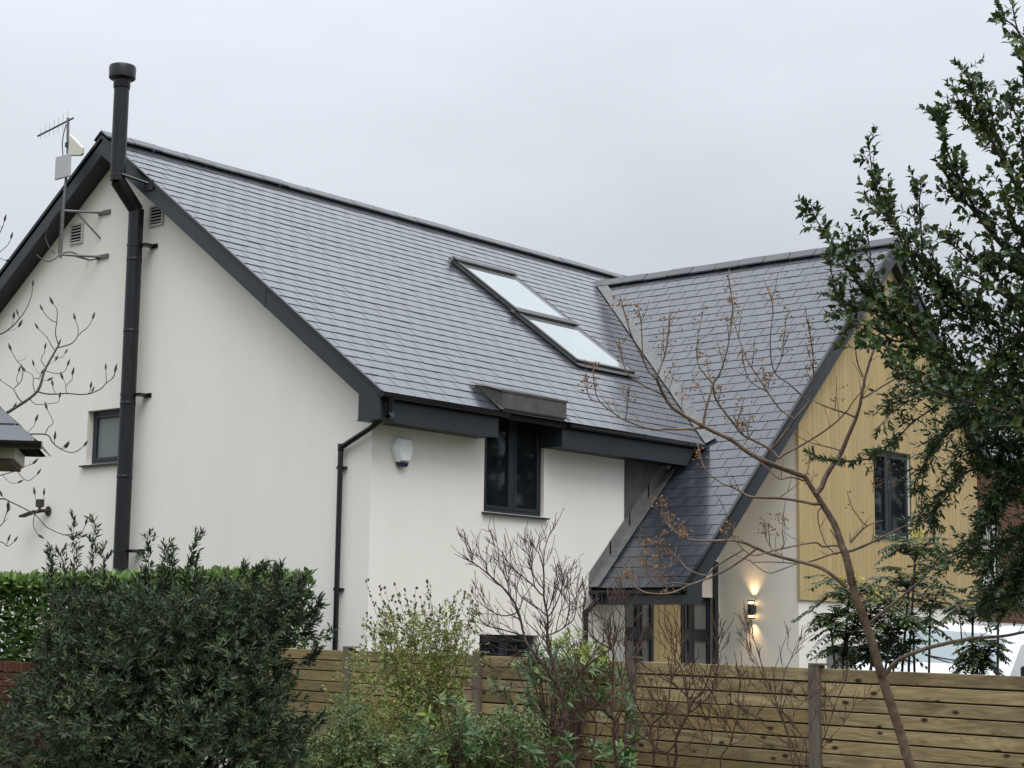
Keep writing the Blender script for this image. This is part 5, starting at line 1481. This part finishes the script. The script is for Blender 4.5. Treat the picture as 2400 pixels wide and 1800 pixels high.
MB().tube([g0 + e1 * 0.30 - up3 * 0.05, g0 + e1 * 0.36 + e2 * 0.06 - up3 * 0.12, g0 + e1 * 0.72 + e2 * 0.13 - up3 * 0.3, g0 + e1 * 0.72 + e2 * 0.13 - up3 * 2.6], 0.035, 10).build("downpipe", "gutter", out_)

# ------------------------------------------------------------------ shrubs in front of the fence
rng = np.random.default_rng(81)
ab = plant("green_shrub", 960, 14.2, "airy pale green shrub with thin upright stems and dark seed heads before the fence")
tw = Twigs(); sb, sd, sl, heads = [], [], [], []
ar = np.array(ORG[ab])
tips_px = [(803, 1363), (835, 1375), (880, 1413), (903, 1378), (925, 1370), (948, 1382), (975, 1378), (1002, 1365), (1005, 1405), (1030, 1418), (870, 1448), (862, 1470), (1065, 1400), (1090, 1388), (1105, 1385), (985, 1400), (895, 1430), (880, 1415), (860, 1445), (920, 1400), (955, 1410), (1045, 1440), (1075, 1430), (1120, 1420), (1010, 1440), (940, 1440), (1000, 1460), (1080, 1470), (1110, 1450), (965, 1470), (900, 1480), (930, 1490)]
for (px, py) in tips_px:
    px = px + 55 if px < 850 else px
    dd = 14.2 + rng.normal(0, 0.22); b = at(rng.uniform(930, 1080), 1790, dd + rng.normal(0, 0.1)); tip = at(px, py, dd)
    mid = b * 0.45 + tip * 0.55 + CR * rng.normal(0, 0.04) + CU * 0.05
    low = np.array([ar[0] + rng.normal(0, 0.1), ar[1] + rng.normal(0, 0.1), 0.0])
    line = smooth_line([low, b, mid, tip], 46); tw.add(line, 0.006, 0.0012, 4)
    for i in range(16, 46):
        for k in range(3):
            if rng.random() < 1.05 - i / 42:
                nd = unit(unit(line[i] - line[i - 1]) + rng.normal(0, 0.65, 3)); sb.append(line[i]); sd.append(nd); sl.append(rng.uniform(0.03, 0.13) * (1.15 - 0.6 * i / 46))
    for i in range(40, 46):
        if rng.random() < 0.8: heads.append(line[i] + rng.normal(0, 0.010, 3))
    heads.append(tip)
P, out = blob_points([(960, 1560, 130, 110, 14.2, 0.4), (1040, 1480, 90, 90, 14.2, 0.3), (900, 1640, 140, 120, 14.0, 0.4), (980, 1720, 160, 130, 13.9, 0.45), (860, 1740, 130, 110, 13.9, 0.4), (940, 1500, 80, 60, 14.2, 0.25), (1060, 1560, 80, 80, 14.2, 0.25)], 1700, rng, 0.25)
for q, o_ in zip(P, out):
    sb.append(q); sd.append(unit(o_ * 0.5 + CU * 0.6 + rng.normal(0, 0.5, 3))); sl.append(rng.uniform(0.05, 0.13))
sb, sd, sl = np.array(sb), np.array(sd), np.array(sl)
for q, d_, l_ in zip(sb[::2], sd[::2], sl[::2]): tw.add([q, q + d_ * l_], 0.0014, 0.0008, 3)
p, a, f, t = shoots(sb, sd, sl, 6, rng, 1.1, 0.2)
L = rng.uniform(0.017, 0.034, len(p))
leaf_object("foliage", "leaf_abelia", p, a, f, L, L * 0.55, ab, "oval", 0.2, 0.2, tone=np.clip(rng.normal(0.45, 0.25, len(p)), 0, 1))
tw.build("stems", "bark_twig", ab)
m = MB()
for h_ in heads:
    s = rng.uniform(0.6, 1.3); m.lathe(h_, [(0.003 * s, -0.008 * s), (0.0085 * s, 0.0), (0.007 * s, 0.010 * s), (0.002 * s, 0.016 * s)], 6, unit(CU + rng.normal(0, 0.3, 3)))
ob = m.build("seed_heads", "seedhead", ab); ob["kind"] = "stuff"

rng = np.random.default_rng(85)
gs = plant("grey_green_shrub", 850, 12.6, "low grey-green leafy shrub at the foot of the fence beside the dark bush")
P, out = blob_points([(830, 1760, 55, 70, 12.6, 0.25), (900, 1800, 120, 50, 12.5, 0.3), (810, 1690, 35, 50, 12.7, 0.15), (1130, 1775, 110, 80, 12.4, 0.35), (1210, 1760, 80, 80, 12.3, 0.3), (1020, 1800, 150, 70, 12.4, 0.35), (760, 1790, 80, 50, 12.6, 0.25)], 2400, rng, 0.3)
d = unit(out * 0.5 + CU * 0.7 + rng.normal(0, 0.5, P.shape)); Ls = rng.uniform(0.06, 0.13, len(P))
p, a, f, t = shoots(P, d, Ls, 8, rng, 1.1, 0.2)
L = rng.uniform(0.020, 0.038, len(p))
leaf_object("foliage", "leaf_grey", p, a, f, L, L * 0.5, gs, "oval", 0.2, 0.2)
tw = Twigs(); stems_to(tw, ORG[gs], P[::9], rng, 0.007, 0.002, 4); tw.build("stems", "bark_twig", gs)


def rhododendron(name, px, blobs, depth, n, mat, label, seed, leafL=(0.055, 0.09)):
    rng = np.random.default_rng(seed)
    r = plant(name, px, depth, label)
    P, out = blob_points(blobs, n, rng, 0.5)
    d = unit(out * 0.6 + CU * 0.8 - CF * 0.25 + rng.normal(0, 0.3, P.shape))
    p, a, f, t = shoots(P, d, np.full(len(P), 0.035), 9, rng, 1.35, 0.0)
    L = rng.uniform(*leafL, len(p)); tn = np.clip(np.repeat(rng.random(len(P)), 9) * 0.7 + rng.random(len(p)) * 0.3, 0, 1)
    leaf_object("foliage", mat, p, a, f, L, L * 0.30, r, "lance", 0.2, 0.22, tone=tn)
    tw = Twigs(); stems_to(tw, ORG[r], P[::2], rng, 0.010, 0.003, 4); tw.build("stems", "bark_twig", r)


rhododendron("rhododendron", 1080, [(1040, 1690, 90, 70, 12.2, 0.25), (1090, 1750, 90, 60, 12.1, 0.25), (1010, 1660, 40, 30, 12.2, 0.12)], 12.2, 40, "leaf_rhodo", "mid green rhododendron with leaf whorls low in the middle bed", 91)
rhododendron("rhododendron", 1290, [(1260, 1620, 120, 90, 14.0, 0.3), (1330, 1590, 110, 80, 14.0, 0.3), (1230, 1700, 80, 70, 13.8, 0.25), (1290, 1560, 90, 50, 14.1, 0.2)], 14.0, 85, "leaf_rhodo", "dark green rhododendron against the fence behind the bare shrub", 92, (0.06, 0.10))
rhododendron("rhododendron", 1340, [(1345, 1520, 50, 32, 14.9, 0.2), (1380, 1545, 40, 25, 14.8, 0.15)], 14.9, 42, "leaf_rhodo_yellow", "yellow-green rhododendron dome showing above the fence top", 93, (0.06, 0.09))
rhododendron("rhododendron", 1250, [(1245, 1755, 40, 22, 11.8, 0.12), (1320, 1765, 32, 26, 11.8, 0.12)], 11.8, 11, "leaf_rhodo", "small bright rhododendron shoots at the bottom between bare stems", 94, (0.06, 0.09))
rhododendron("rhododendron", 1450, [(1450, 1720, 45, 80, 13.4, 0.2), (1440, 1610, 35, 60, 14.0, 0.15), (1420, 1780, 60, 50, 13.2, 0.2)], 13.4, 40, "leaf_rhodo", "narrow green rhododendron beside the middle fence post", 95, (0.06, 0.10))


def bare_shrub(name, px, depth, limbs, label, seed, mat, kid_every=0.16, twig_len=(0.10, 0.28), levels=1, spread=0.45, up=0.45):
    rng = np.random.default_rng(seed)
    s = plant(name, px, depth, label)
    LB = Limbs(depth, 0.3, seed); tw = Twigs()
    for pts, a, b in limbs:
        a, b = a * 1.2, b * 1.5
        P = LB.add(pts, a, b, None, tw)
        if pts[0][1] > 1760:
            rt_ = np.array(ORG[s]) + rng.normal(0, 0.05, 3) * (1, 1, 0); tw.add(smooth_line([rt_, (rt_ + P[0]) / 2 + rng.normal(0, 0.03, 3), P[0]], 8), a * 1.3, a, 5)
        Lm = np.sum(np.linalg.norm(np.diff(P, axis=0), axis=1)); k = int(Lm / kid_every)
        for q in range(k):
            i = rng.integers(max(1, len(P) // 6), len(P)); d = unit(P[i] - P[i - 1])
            nd = unit(d * 0.75 + CU * rng.uniform(0.0, up) + CR * rng.normal(0, spread) + CF * rng.normal(0, spread))
            t = i / len(P); grow(tw, P[i], nd, rng.uniform(*twig_len) * (1.1 - 0.5 * t), max(0.0016, (a + (b - a) * t) * 0.55), rng, levels, 0.4, 0.35, 3, 0.10, 0.0021, None, 4)
        d = unit(P[-1] - P[-3])
        for q in range(2): grow(tw, P[-1], unit(d + rng.normal(0, 0.35, 3)), rng.uniform(0.04, 0.09), max(0.0012, b * 0.8), rng, 1, 0.4, 0.3, 2, 0.08, 0.002, None, 4)
    tw.build("branches", mat, s)
    return s


S = lambda L: [(1060 + x / 2.911, 1230 + y / 2.911) for x, y in L]
bare_shrub("bare_shrub", 1320, 12.9, [
    ([(1330, 1800)] + S([(790, 1400), (740, 1150), (620, 950), (520, 820), (490, 740), (450, 580), (390, 470), (330, 410), (240, 330), (150, 260), (135, 240)]), .013, .0022),
    (S([(240, 330), (230, 270), (180, 210), (140, 200), (118, 150), (100, 110)]), .0032, .0014),
    (S([(730, 1100), (700, 980), (670, 880), (650, 780), (655, 650), (630, 500), (632, 400), (628, 300), (636, 170), (670, 65)]), .012, .0018),
    (S([(640, 620), (590, 570), (480, 500), (440, 440)]), .0045, .0016), (S([(605, 480), (560, 420), (480, 350), (400, 280), (345, 190), (300, 145)]), .005, .0015),
    (S([(650, 640), (700, 560), (745, 440), (755, 380), (780, 340)]), .005, .0016), (S([(490, 760), (360, 720), (250, 690), (170, 640)]), .0048, .0016), (S([(455, 600), (350, 620), (250, 580), (160, 510)]), .0045, .0015),
    (S([(622, 450), (550, 330), (540, 250), (515, 200), (490, 170)]), .0042, .0015), (S([(628, 330), (600, 210), (540, 130)]), .0036, .0014), (S([(390, 470), (370, 380), (330, 300), (310, 270)]), .0035, .0014), (S([(400, 480), (385, 400), (350, 330), (355, 250)]), .003, .0013),
    (S([(655, 600), (690, 480), (720, 400), (710, 320)]), .004, .0015), (S([(560, 420), (545, 330), (520, 260), (530, 180)]), .0034, .0014), (S([(650, 760), (760, 700), (790, 600), (800, 500), (790, 440)]), .0045, .0015),
    (S([(760, 700), (830, 640), (850, 520), (880, 440)]), .004, .0014), (S([(700, 760), (720, 660), (750, 540), (745, 470)]), .0034, .0014), (S([(480, 800), (380, 780), (300, 800), (230, 770)]), .0035, .0014), (S([(520, 850), (440, 880), (340, 1000), (250, 960)]), .004, .0015),
    (S([(700, 1080), (600, 1040), (480, 920)]), .0042, .002), (S([(700, 1140), (580, 1115), (430, 1110), (350, 1140)]), .004, .0016), (S([(790, 1420), (700, 1400), (560, 1330), (400, 1250), (280, 1150), (160, 1120)]), .007, .0018),
], "leafless reddish twiggy shrub standing tall in the middle before the white wall", 101, "bark_red", 0.055, (0.10, 0.26), 1, 0.42, 0.5)
bare_shrub("bare_shrub", 1445, 12.0, [
    ([(1447, 1800)] + S([(1110, 1540), (1100, 1420), (1105, 1330), (1040, 1270), (950, 1160), (870, 1020), (840, 940)]), .011, .002),
    (S([(790, 1200), (800, 1120), (900, 990), (1000, 900), (1080, 850), (1130, 760), (1180, 640), (1190, 560)]), .006, .0016), (S([(1080, 850), (1000, 800), (960, 770), (910, 690), (860, 610), (830, 500)]), .005, .0015), (S([(1080, 840), (1070, 740), (1050, 650), (1010, 640)]), .0042, .0015),
    (S([(1100, 830), (1110, 700), (1095, 600), (1100, 540)]), .004, .0014), (S([(1105, 1330), (1160, 1200), (1160, 1060), (1200, 940), (1250, 860)]), .006, .0016), (S([(1100, 1300), (1095, 1100), (1100, 900), (1080, 830)]), .006, .0036),
    (S([(1000, 1230), (900, 1180), (840, 1100), (760, 1050)]), .004, .0015), (S([(1115, 1600), (1180, 1520), (1281, 1460), (1400, 1400)]), .007, .003), (S([(950, 1450), (870, 1440), (780, 1500), (690, 1560), (600, 1590), (480, 1560), (380, 1500)]), .006, .002),
    ([(1385, 1800)] + S([(960, 1500), (980, 1350), (900, 1220), (880, 1060)]), .007, .0018), (S([(1110, 1400), (1010, 1350), (880, 1330), (760, 1380)]), .0045, .0016), ([(1400, 1790)] + S([(880, 1560), (740, 1600), (520, 1620), (380, 1610)]), .005, .002), (S([(860, 1560), (780, 1440), (820, 1300), (770, 1200)]), .005, .0018),
], "sprawling leafless shrub with dark arching stems left of the middle fence post", 102, "bark_twig", 0.045, (0.10, 0.30), 1, 0.5, 0.45)
S3 = lambda L: [(1450 + x / 4.022, 1500 + y / 4.022) for x, y in L]
bare_shrub("bare_shrub", 1585, 11.6, [
    ([(1580, 1800)] + S3([(545, 1080), (540, 940), (600, 800), (660, 690), (655, 590), (640, 520), (520, 420), (400, 350), (230, 230), (60, 60)]), .0095, .0018),
    (S3([(665, 640), (700, 570), (760, 520), (830, 420), (880, 240), (910, 160), (935, 20)]), .006, .0016), (S3([(660, 690), (780, 600), (860, 520), (940, 330)]), .0045, .0014), (S3([(640, 520), (600, 300), (540, 180), (500, 100), (500, 0)]), .0045, .0014),
    (S3([(700, 420), (690, 300), (640, 180), (560, 0)]), .004, .0014), ([(1530, 1800)] + S3([(330, 1100), (290, 800), (220, 700), (150, 560), (130, 420)]), .007, .0016), (S3([(300, 800), (400, 720), (470, 600), (490, 430), (520, 330)]), .005, .0015), (S3([(460, 1050), (380, 1040), (300, 960), (210, 930), (120, 970), (0, 1090)]), .0065, .003), (S3([(540, 980), (470, 1050), (430, 1055)]), .0055, .004),
    (S3([(590, 820), (520, 740), (470, 680), (300, 780)]), .004, .0014), (S3([(640, 720), (560, 660), (420, 630), (330, 560)]), .004, .0014), ([(1690, 1800)] + S3([(965, 1100), (1060, 960), (1060, 860), (980, 720), (930, 600), (860, 470), (780, 400)]), .0055, .0014), (S3([(1060, 950), (1085, 850), (1130, 700), (1125, 560), (1150, 420), (1130, 350)]), .004, .0013),
    (S3([(1065, 960), (1000, 840), (900, 800), (820, 720)]), .003, .0012), ([(1640, 1800)] + S3([(860, 1000), (880, 860), (850, 760), (770, 640)]), .004, .0013), (S3([(1060, 990), (1180, 930), (1220, 800), (1200, 700)]), .003, .0012), (S3([(880, 1000), (820, 900), (740, 860), (680, 960)]), .003, .0012),
], "leafless multi-stemmed shrub with pale forked trunk in front of the right fence panels", 103, "bark_twig", 0.05, (0.08, 0.28), 1, 0.5, 0.4)
bare_shrub("bare_shrub", 1870, 11.9, [
    ([(1880, 1800)] + S3([(1640, 1000), (1500, 640), (1400, 400), (1320, 150), (1265, -20), (1190, -130)]), .005, .0014), ([(1890, 1800)] + S3([(1760, 960), (1620, 780), (1500, 640), (1340, 500), (1200, 350)]), .0042, .0012), ([(1860, 1800)] + S3([(1640, 1150), (1560, 800), (1430, 520), (1300, 200), (1190, 30)]), .004, .0012),
    ([(1870, 1800)] + S3([(1700, 1150), (1760, 960), (1820, 800), (1850, 640), (1700, 560)]), .0035, .0012), (S3([(1620, 1000), (1460, 880), (1330, 760), (1180, 640)]), .0032, .0012), (S3([(1640, 1010), (1400, 980), (1250, 900), (1150, 840)]), .003, .0012), (S3([(1690, 1060), (1640, 760), (1720, 600), (1830, 520)]), .003, .0012), ([(1930, 1800)] + S3([(1900, 1060), (2020, 900), (2120, 780), (2040, 650), (1980, 560)]), .0032, .0012),
    (S3([(1900, 1020), (1980, 800), (2060, 560), (2140, 380)]), .0032, .0012), (S3([(2110, 780), (2180, 700), (2212, 640)]), .0026, .0012), (S3([(1520, 700), (1560, 340), (1620, 180), (1680, 20)]), .003, .001), (S3([(1620, 120), (1590, 60), (1600, 0)]), .0018, .001),
], "clump of thin straight leafless canes in front of the rightmost fence post", 104, "bark_twig", 0.11, (0.08, 0.28), 1, 0.4, 0.4)

# ------------------------------------------------------------------ mahonias behind the fence
def mahonia(px, depth, crowns, label, seed):
    rng = np.random.default_rng(seed)
    m_ = thing("mahonia", tuple(at(px, 1600, depth) * (1, 1, 0)), label, "shrub")
    tw = Twigs(); LB, LA, LF, LL = [], [], [], []; FP = []
    for (cx, cy, size, nl, fl_) in crowns:
        c = at(cx, cy, depth + rng.normal(0, 0.12)); r0 = np.array(ORG[m_]) + rng.normal(0, 0.08, 3) * (1, 1, 0)
        tw.add(smooth_line([r0, (r0 * 0.5 + c * 0.5) + rng.normal(0, 0.04, 3), c], 10), 0.014, 0.009, 6)
        for k in range(int(nl * 1.6)):
            th = k * 2.4 + rng.uniform(-0.3, 0.3); el = rng.uniform(-0.15, 0.75); h = np.array([math.cos(th), math.sin(th), 0.0])
            d = unit(h * math.cos(el) + np.array([0, 0, math.sin(el)])); L = size * rng.uniform(0.8, 1.3)
            line = smooth_line([c - np.array([0, 0, 0.10 * rng.random()]), c + d * L * 0.5 + np.array([0, 0, 0.03]), c + d * L - np.array([0, 0, L * 0.22])], 12)
            tw.add(line, 0.0035, 0.0016, 4)
            side = unit(np.cross(d, (0, 0, 1)))
            for i in range(2, 12):
                tn = unit(line[i] - line[i - 1])
                for s in (1, -1):
                    LB.append(line[i]); LA.append(unit(side * s + tn * 0.45 + np.array([0, 0, -0.12 + rng.normal(0, 0.12)]))); LF.append(np.array([0, 0, 1.0]) + rng.normal(0, 0.15, 3)); LL.append(rng.uniform(0.075, 0.10) * (1.1 - 0.045 * i))
            LB.append(line[-1]); LA.append(tn); LF.append(np.array([0, 0, 1.0])); LL.append(0.06)
        for k in range(fl_):
            d = unit(np.array([rng.normal(0, 0.45), rng.normal(0, 0.45), 1.0])); e = c + d * rng.uniform(0.16, 0.24); ln = smooth_line([c, (c + e) / 2, e], 8); tw.add(ln, 0.0022, 0.0012, 3)
            for i in range(3, 8):
                for q in range(5): FP.append(ln[i] + rng.normal(0, 0.009, 3))
    p, a, f, L = np.array(LB), np.array(LA), np.array(LF), np.array(LL)
    leaf_object("foliage", "leaf_mahonia", p, a, f, L, L * 0.46, m_, "holly", 0.25, 0.2)
    tw.build("stems", "bark_dark", m_)
    if FP:
        FP = np.array(FP); leaf_object("flowers", "petal_yellow", FP, rng.normal(0, 1, FP.shape) + np.array([0, 0, 0.6]), rng.normal(0, 1, FP.shape), 0.017, 0.016, m_, "oval", 0.3, 0.2)["kind"] = "stuff"


mahonia(2000, 14.3, [(1990, 1400, 0.34, 13, 3), (2040, 1440, 0.32, 12, 2), (1985, 1490, 0.34, 12, 0), (2090, 1480, 0.30, 12, 0), (2050, 1520, 0.32, 12, 0), (1945, 1450, 0.22, 7, 0), (2100, 1540, 0.28, 10, 0), (2000, 1545, 0.3, 10, 0)], "dark mahonia with spiky pinnate leaves behind the leaning tree trunk", 111)
mahonia(2140, 14.6, [(2145, 1300, 0.32, 13, 5), (2130, 1370, 0.30, 11, 2), (2180, 1420, 0.30, 10, 0), (2140, 1470, 0.28, 9, 0)], "tall mahonia with yellow flower spikes in front of the timber gable", 112)
mahonia(2310, 14.0, [(2280, 1440, 0.26, 11, 2), (2300, 1535, 0.22, 12, 2), (2340, 1410, 0.28, 9, 0), (2290, 1570, 0.2, 9, 1)], "smaller mahonia at the right in front of the white van", 113)

# ------------------------------------------------------------------ white van on the drive
van = thing("van", (4.2, -5.95, 0), "white van with rounded windscreen parked behind the fence", "van")
VY0, VY1, VX = -7.00, -5.0, 2.0
prof = [(0.0, 0.35), (-0.05, 0.7), (0.0, 1.05), (0.12, 1.42), (0.20, 1.50), (0.33, 1.60), (0.72, 1.95), (0.95, 2.03), (1.4, 2.06), (4.3, 2.04), (4.45, 1.9), (4.5, 0.4)]
def van_section(ins, zc):
    return [(VX + x + ins * 0.25 * (x < 2), z) for x, z in prof]
rings = []
for s, ins in ((0.0, 1.0), (0.12, 0.55), (0.35, 0.22), (1.0, 0.0), (1.65, 0.22), (1.88, 0.55), (2.0, 1.0)):
    q = []
    for x, z in prof:
        w = max(0.0, (z - 1.35) / 0.7)
        yy = VY0 + s
        yy = (VY0 + 1.0) + (yy - VY0 - 1.0) * (1 - 0.16 * w)
        q.append((VX + x + 0.22 * ins * (x < 2.0), yy, z - 0.20 * ins * w * w - 0.01 * ins))
    rings.append(q)
n = len(prof); m = MB(); gl = MB()
for r in range(len(rings) - 1):
    for i in range(n - 1):
        quad = [rings[r][i], rings[r][i + 1], rings[r + 1][i + 1], rings[r + 1][i]]
        (gl if i in (5,) and 0 < r < len(rings) - 2 else m).poly(quad)
m.poly(rings[0]); m.poly(rings[-1])
m.build("body", "van_paint", van, smooth=True)
gl.build("windscreen", "van_glass", van, smooth=True)
for r in (1, 4):
    pass
MB().box(VX + 0.07, VX + 0.13, VY0 + 0.22, VY1 - 0.22, 1.37, 1.42).build("bonnet_gap", "teal", van)
for ya_, yb_ in ((VY0 + 0.35, VY0 + 1.0), (VY0 + 1.05, VY0 + 1.65)):
    MB().tube([(VX + 0.31, ya_, 1.60), (VX + 0.36, (ya_ + yb_) / 2, 1.635), (VX + 0.42, yb_, 1.68)], 0.008, 6).build("wiper", "rubber", van)
MB().box(VX - 0.075, VX - 0.02, VY0 + 0.3, VY1 - 0.3, 0.62, 0.95).build("grille", "rubber", van)
for y in (VY0 + 0.28, VY1 - 0.28):
    MB().obox((VX - 0.02, y, 1.0), (0.03, 0, 0.02), (0, 0.14, 0), (0, 0, 0.09)).build("headlight", "alu", van, bevel=0.015)
for x in (VX + 0.75, VX + 3.7):
    for y in (VY0 + 0.02, VY1 - 0.24):
        w = MB().lathe((x, y, 0.34), [(0.20, 0.0), (0.33, 0.01), (0.345, 0.04), (0.345, 0.18), (0.33, 0.21), (0.20, 0.22)], 20, (0, 1, 0)).build("wheel", "rubber", van, smooth=True)
        MB().lathe((x, y - 0.004, 0.34), [(0.19, 0.0), (0.19, 0.228)], 16, (0, 1, 0)).build("rim", "alu", w)
MB().obox((VX + 0.55, VY0 - 0.12, 1.45), (0.05, 0, 0), (0, 0.08, 0), (0, 0, 0.13)).build("mirror", "rubber", van, bevel=0.02)

# ------------------------------------------------------------------ brick house beyond, at the right
rng = np.random.default_rng(121)
bh_ = thing("brick_house", (20, 4, 0), "red brick house behind the holly at the right edge", "house")
BY = 0.6; BX0, BX1, BZ = 15.3, 25.0, 5.6
m = MB()
wins = [(17.0, 18.6, 3.0, 4.5)]
us = [BX0, 17.0, 18.6, BX1]
for a_, b_ in ((BX0, 17.0), (18.6, BX1)): m.poly([(a_, BY, 0), (b_, BY, 0), (b_, BY, BZ), (a_, BY, BZ)])
m.poly([(17.0, BY, 0), (18.6, BY, 0), (18.6, BY, 3.0), (17.0, BY, 3.0)]); m.poly([(17.0, BY, 4.5), (18.6, BY, 4.5), (18.6, BY, BZ), (17.0, BY, BZ)])
m.poly([(BX0, BY, 0), (BX0, BY + 7, 0), (BX0, BY + 7, BZ), (BX0, BY, BZ)]); m.poly([(BX1, BY, 0), (BX1, BY + 7, 0), (BX1, BY + 7, BZ), (BX1, BY, BZ)]); m.poly([(BX0, BY + 7, 0), (BX1, BY + 7, 0), (BX1, BY + 7, BZ), (BX0, BY + 7, BZ)])
bwl = m.build("wall", "mortar", bh_)
pb = MB().box(-0.1075, 0.1075, -0.012, 0.02, -0.0325, 0.0325).build("brick", "brick_wall_far", bwl, origin=(0, 0, 0)); pbm = pb.data; bpy.data.objects.remove(pb)
mass_b = MB(); nb = 0
for c in range(74):
    z = 0.04 + c * 0.075
    if z > BZ - 0.04: break
    x = BX0 + 0.11 + (0.1125 if c % 2 else 0)
    while x < BX1 - 0.1:
        if not (17.0 - 0.1 < x < 18.7 and 2.96 < z < 4.54):
            pp = project((x, BY, z))
            if 2285 < pp[0] < 2345 and 1050 < pp[1] < 1450 and nb < 300:
                o = bpy.data.objects.new("brick", pbm); COL.objects.link(o); o.parent = bwl; o.location = Vector((x, BY, z)) - Vector(ORG[bwl]); nb += 1
            else: mass_b.box(x - 0.1075, x + 0.1075, BY - 0.012 + rng.normal(0, 0.001), BY + 0.02, z - 0.0325, z + 0.0325)
        x += 0.225
o = mass_b.build("brickwork", "brick_wall_far", bwl); o["kind"] = "stuff"
f = MB().box(17.0, 18.6, BY + 0.04, BY + 0.10, 3.0, 3.07).box(17.0, 18.6, BY + 0.04, BY + 0.10, 4.43, 4.5).box(17.0, 17.07, BY + 0.04, BY + 0.10, 3.07, 4.43).box(18.53, 18.6, BY + 0.04, BY + 0.10, 3.07, 4.43).box(17.75, 17.82, BY + 0.04, BY + 0.10, 3.07, 4.43)
wf = f.build("window", "white_plastic", bh_)
MB().box(17.07, 17.75, BY + 0.06, BY + 0.08, 3.07, 4.43).build("pane", "glass_grey", wf); MB().box(17.82, 18.53, BY + 0.06, BY + 0.08, 3.07, 4.43).build("pane", "glass_grey", wf)
for k in range(16): MB().box(17.08 + k * 0.09, 17.11 + k * 0.09, BY + 0.045, BY + 0.056, 3.08, 4.42).build("blind_slat", "vent_plastic", wf)
MB().box(16.95, 18.65, BY - 0.06, BY + 0.05, 2.94, 2.995).build("sill", "white_plastic", wf)
m = MB(); ex = 0.35
A0, A1, A2, A3 = (BX0 - ex, BY - ex, BZ - 0.1), (BX1 + ex, BY - ex, BZ - 0.1), (BX1 + ex, BY + 7 + ex, BZ - 0.1), (BX0 - ex, BY + 7 + ex, BZ - 0.1); R0, R1 = (BX0 + 3.5, BY + 3.5, BZ + 1.25), (BX1 - 3.5, BY + 3.5, BZ + 1.25)
for q in ((A0, A1, R1, R0), (A1, A2, R1), (A2, A3, R0, R1), (A3, A0, R0)): m.poly(q)
m.poly([A0, A1, A2, A3]); m.build("roof", "slate_mass", bh_)
gar = thing("garage", (14.8, -5.4, 0), "white panelled garage with white gutter at the right edge", "garage")
GX0, GX1, GY0, GY1, GZ = 15.6, 19.5, -6.4, -2.6, 2.35
B(GX0, GX1, GY0, GY1, 0, GZ - 0.2).build("wall", "cream_plastic", gar)
B(GX0 - 0.1, GX1 + 0.1, GY0 - 0.1, GY1 + 0.1, GZ - 0.2, GZ).build("roof_edge", "white_plastic", gar)
half = MB(); half.tube([(GX0 - 0.16, GY0 - 0.1, GZ - 0.06), (GX0 - 0.16, GY1 + 0.1, GZ - 0.06)], 0.05, 10); half.build("gutter", "white_plastic", gar)
for k in range(6): B(GX0 - 0.012, GX0 - 0.002, GY0 + 0.3 + k * 0.55, GY0 + 0.82 + k * 0.55, 0.1, 2.0).build("panel", "white_plastic", gar)

# ------------------------------------------------------------------ trees on the far side of the garden (mirrored in the window panes)
rng = np.random.default_rng(131)
wood_ = MB()
Pn, An, Fn, Ln = [], [], [], []
for k in range(34):
    x, y = rng.uniform(4, 50), rng.uniform(-44, -20); h = rng.uniform(6, 15)
    n = 300; t = rng.random(n); rr = (1 - t) * rng.uniform(2.2, 3.6) * rng.uniform(0.4, 1.0, n) + 0.15; th = rng.uniform(0, 6.28, n)
    Pn.append(np.stack([x + rr * np.cos(th), y + rr * np.sin(th), 0.4 + t * h], 1)); An.append(np.stack([np.cos(th), np.sin(th), rng.normal(-0.2, 0.3, n)], 1)); Fn.append(rng.normal(0, 1, (n, 3)) + (0, 0, 1)); Ln.append(rng.uniform(0.7, 1.2, n))
    wood_.tube([(x, y, 0), (x, y, h * 0.9)], [0.2, 0.03], 6)
far = wood_.build("distant_trees", "bark_dark"); far["kind"] = "stuff"
leaf_object("distant_crowns", "leaf_wood", np.concatenate(Pn), np.concatenate(An), np.concatenate(Fn), np.concatenate(Ln), np.concatenate(Ln) * 0.5, far)
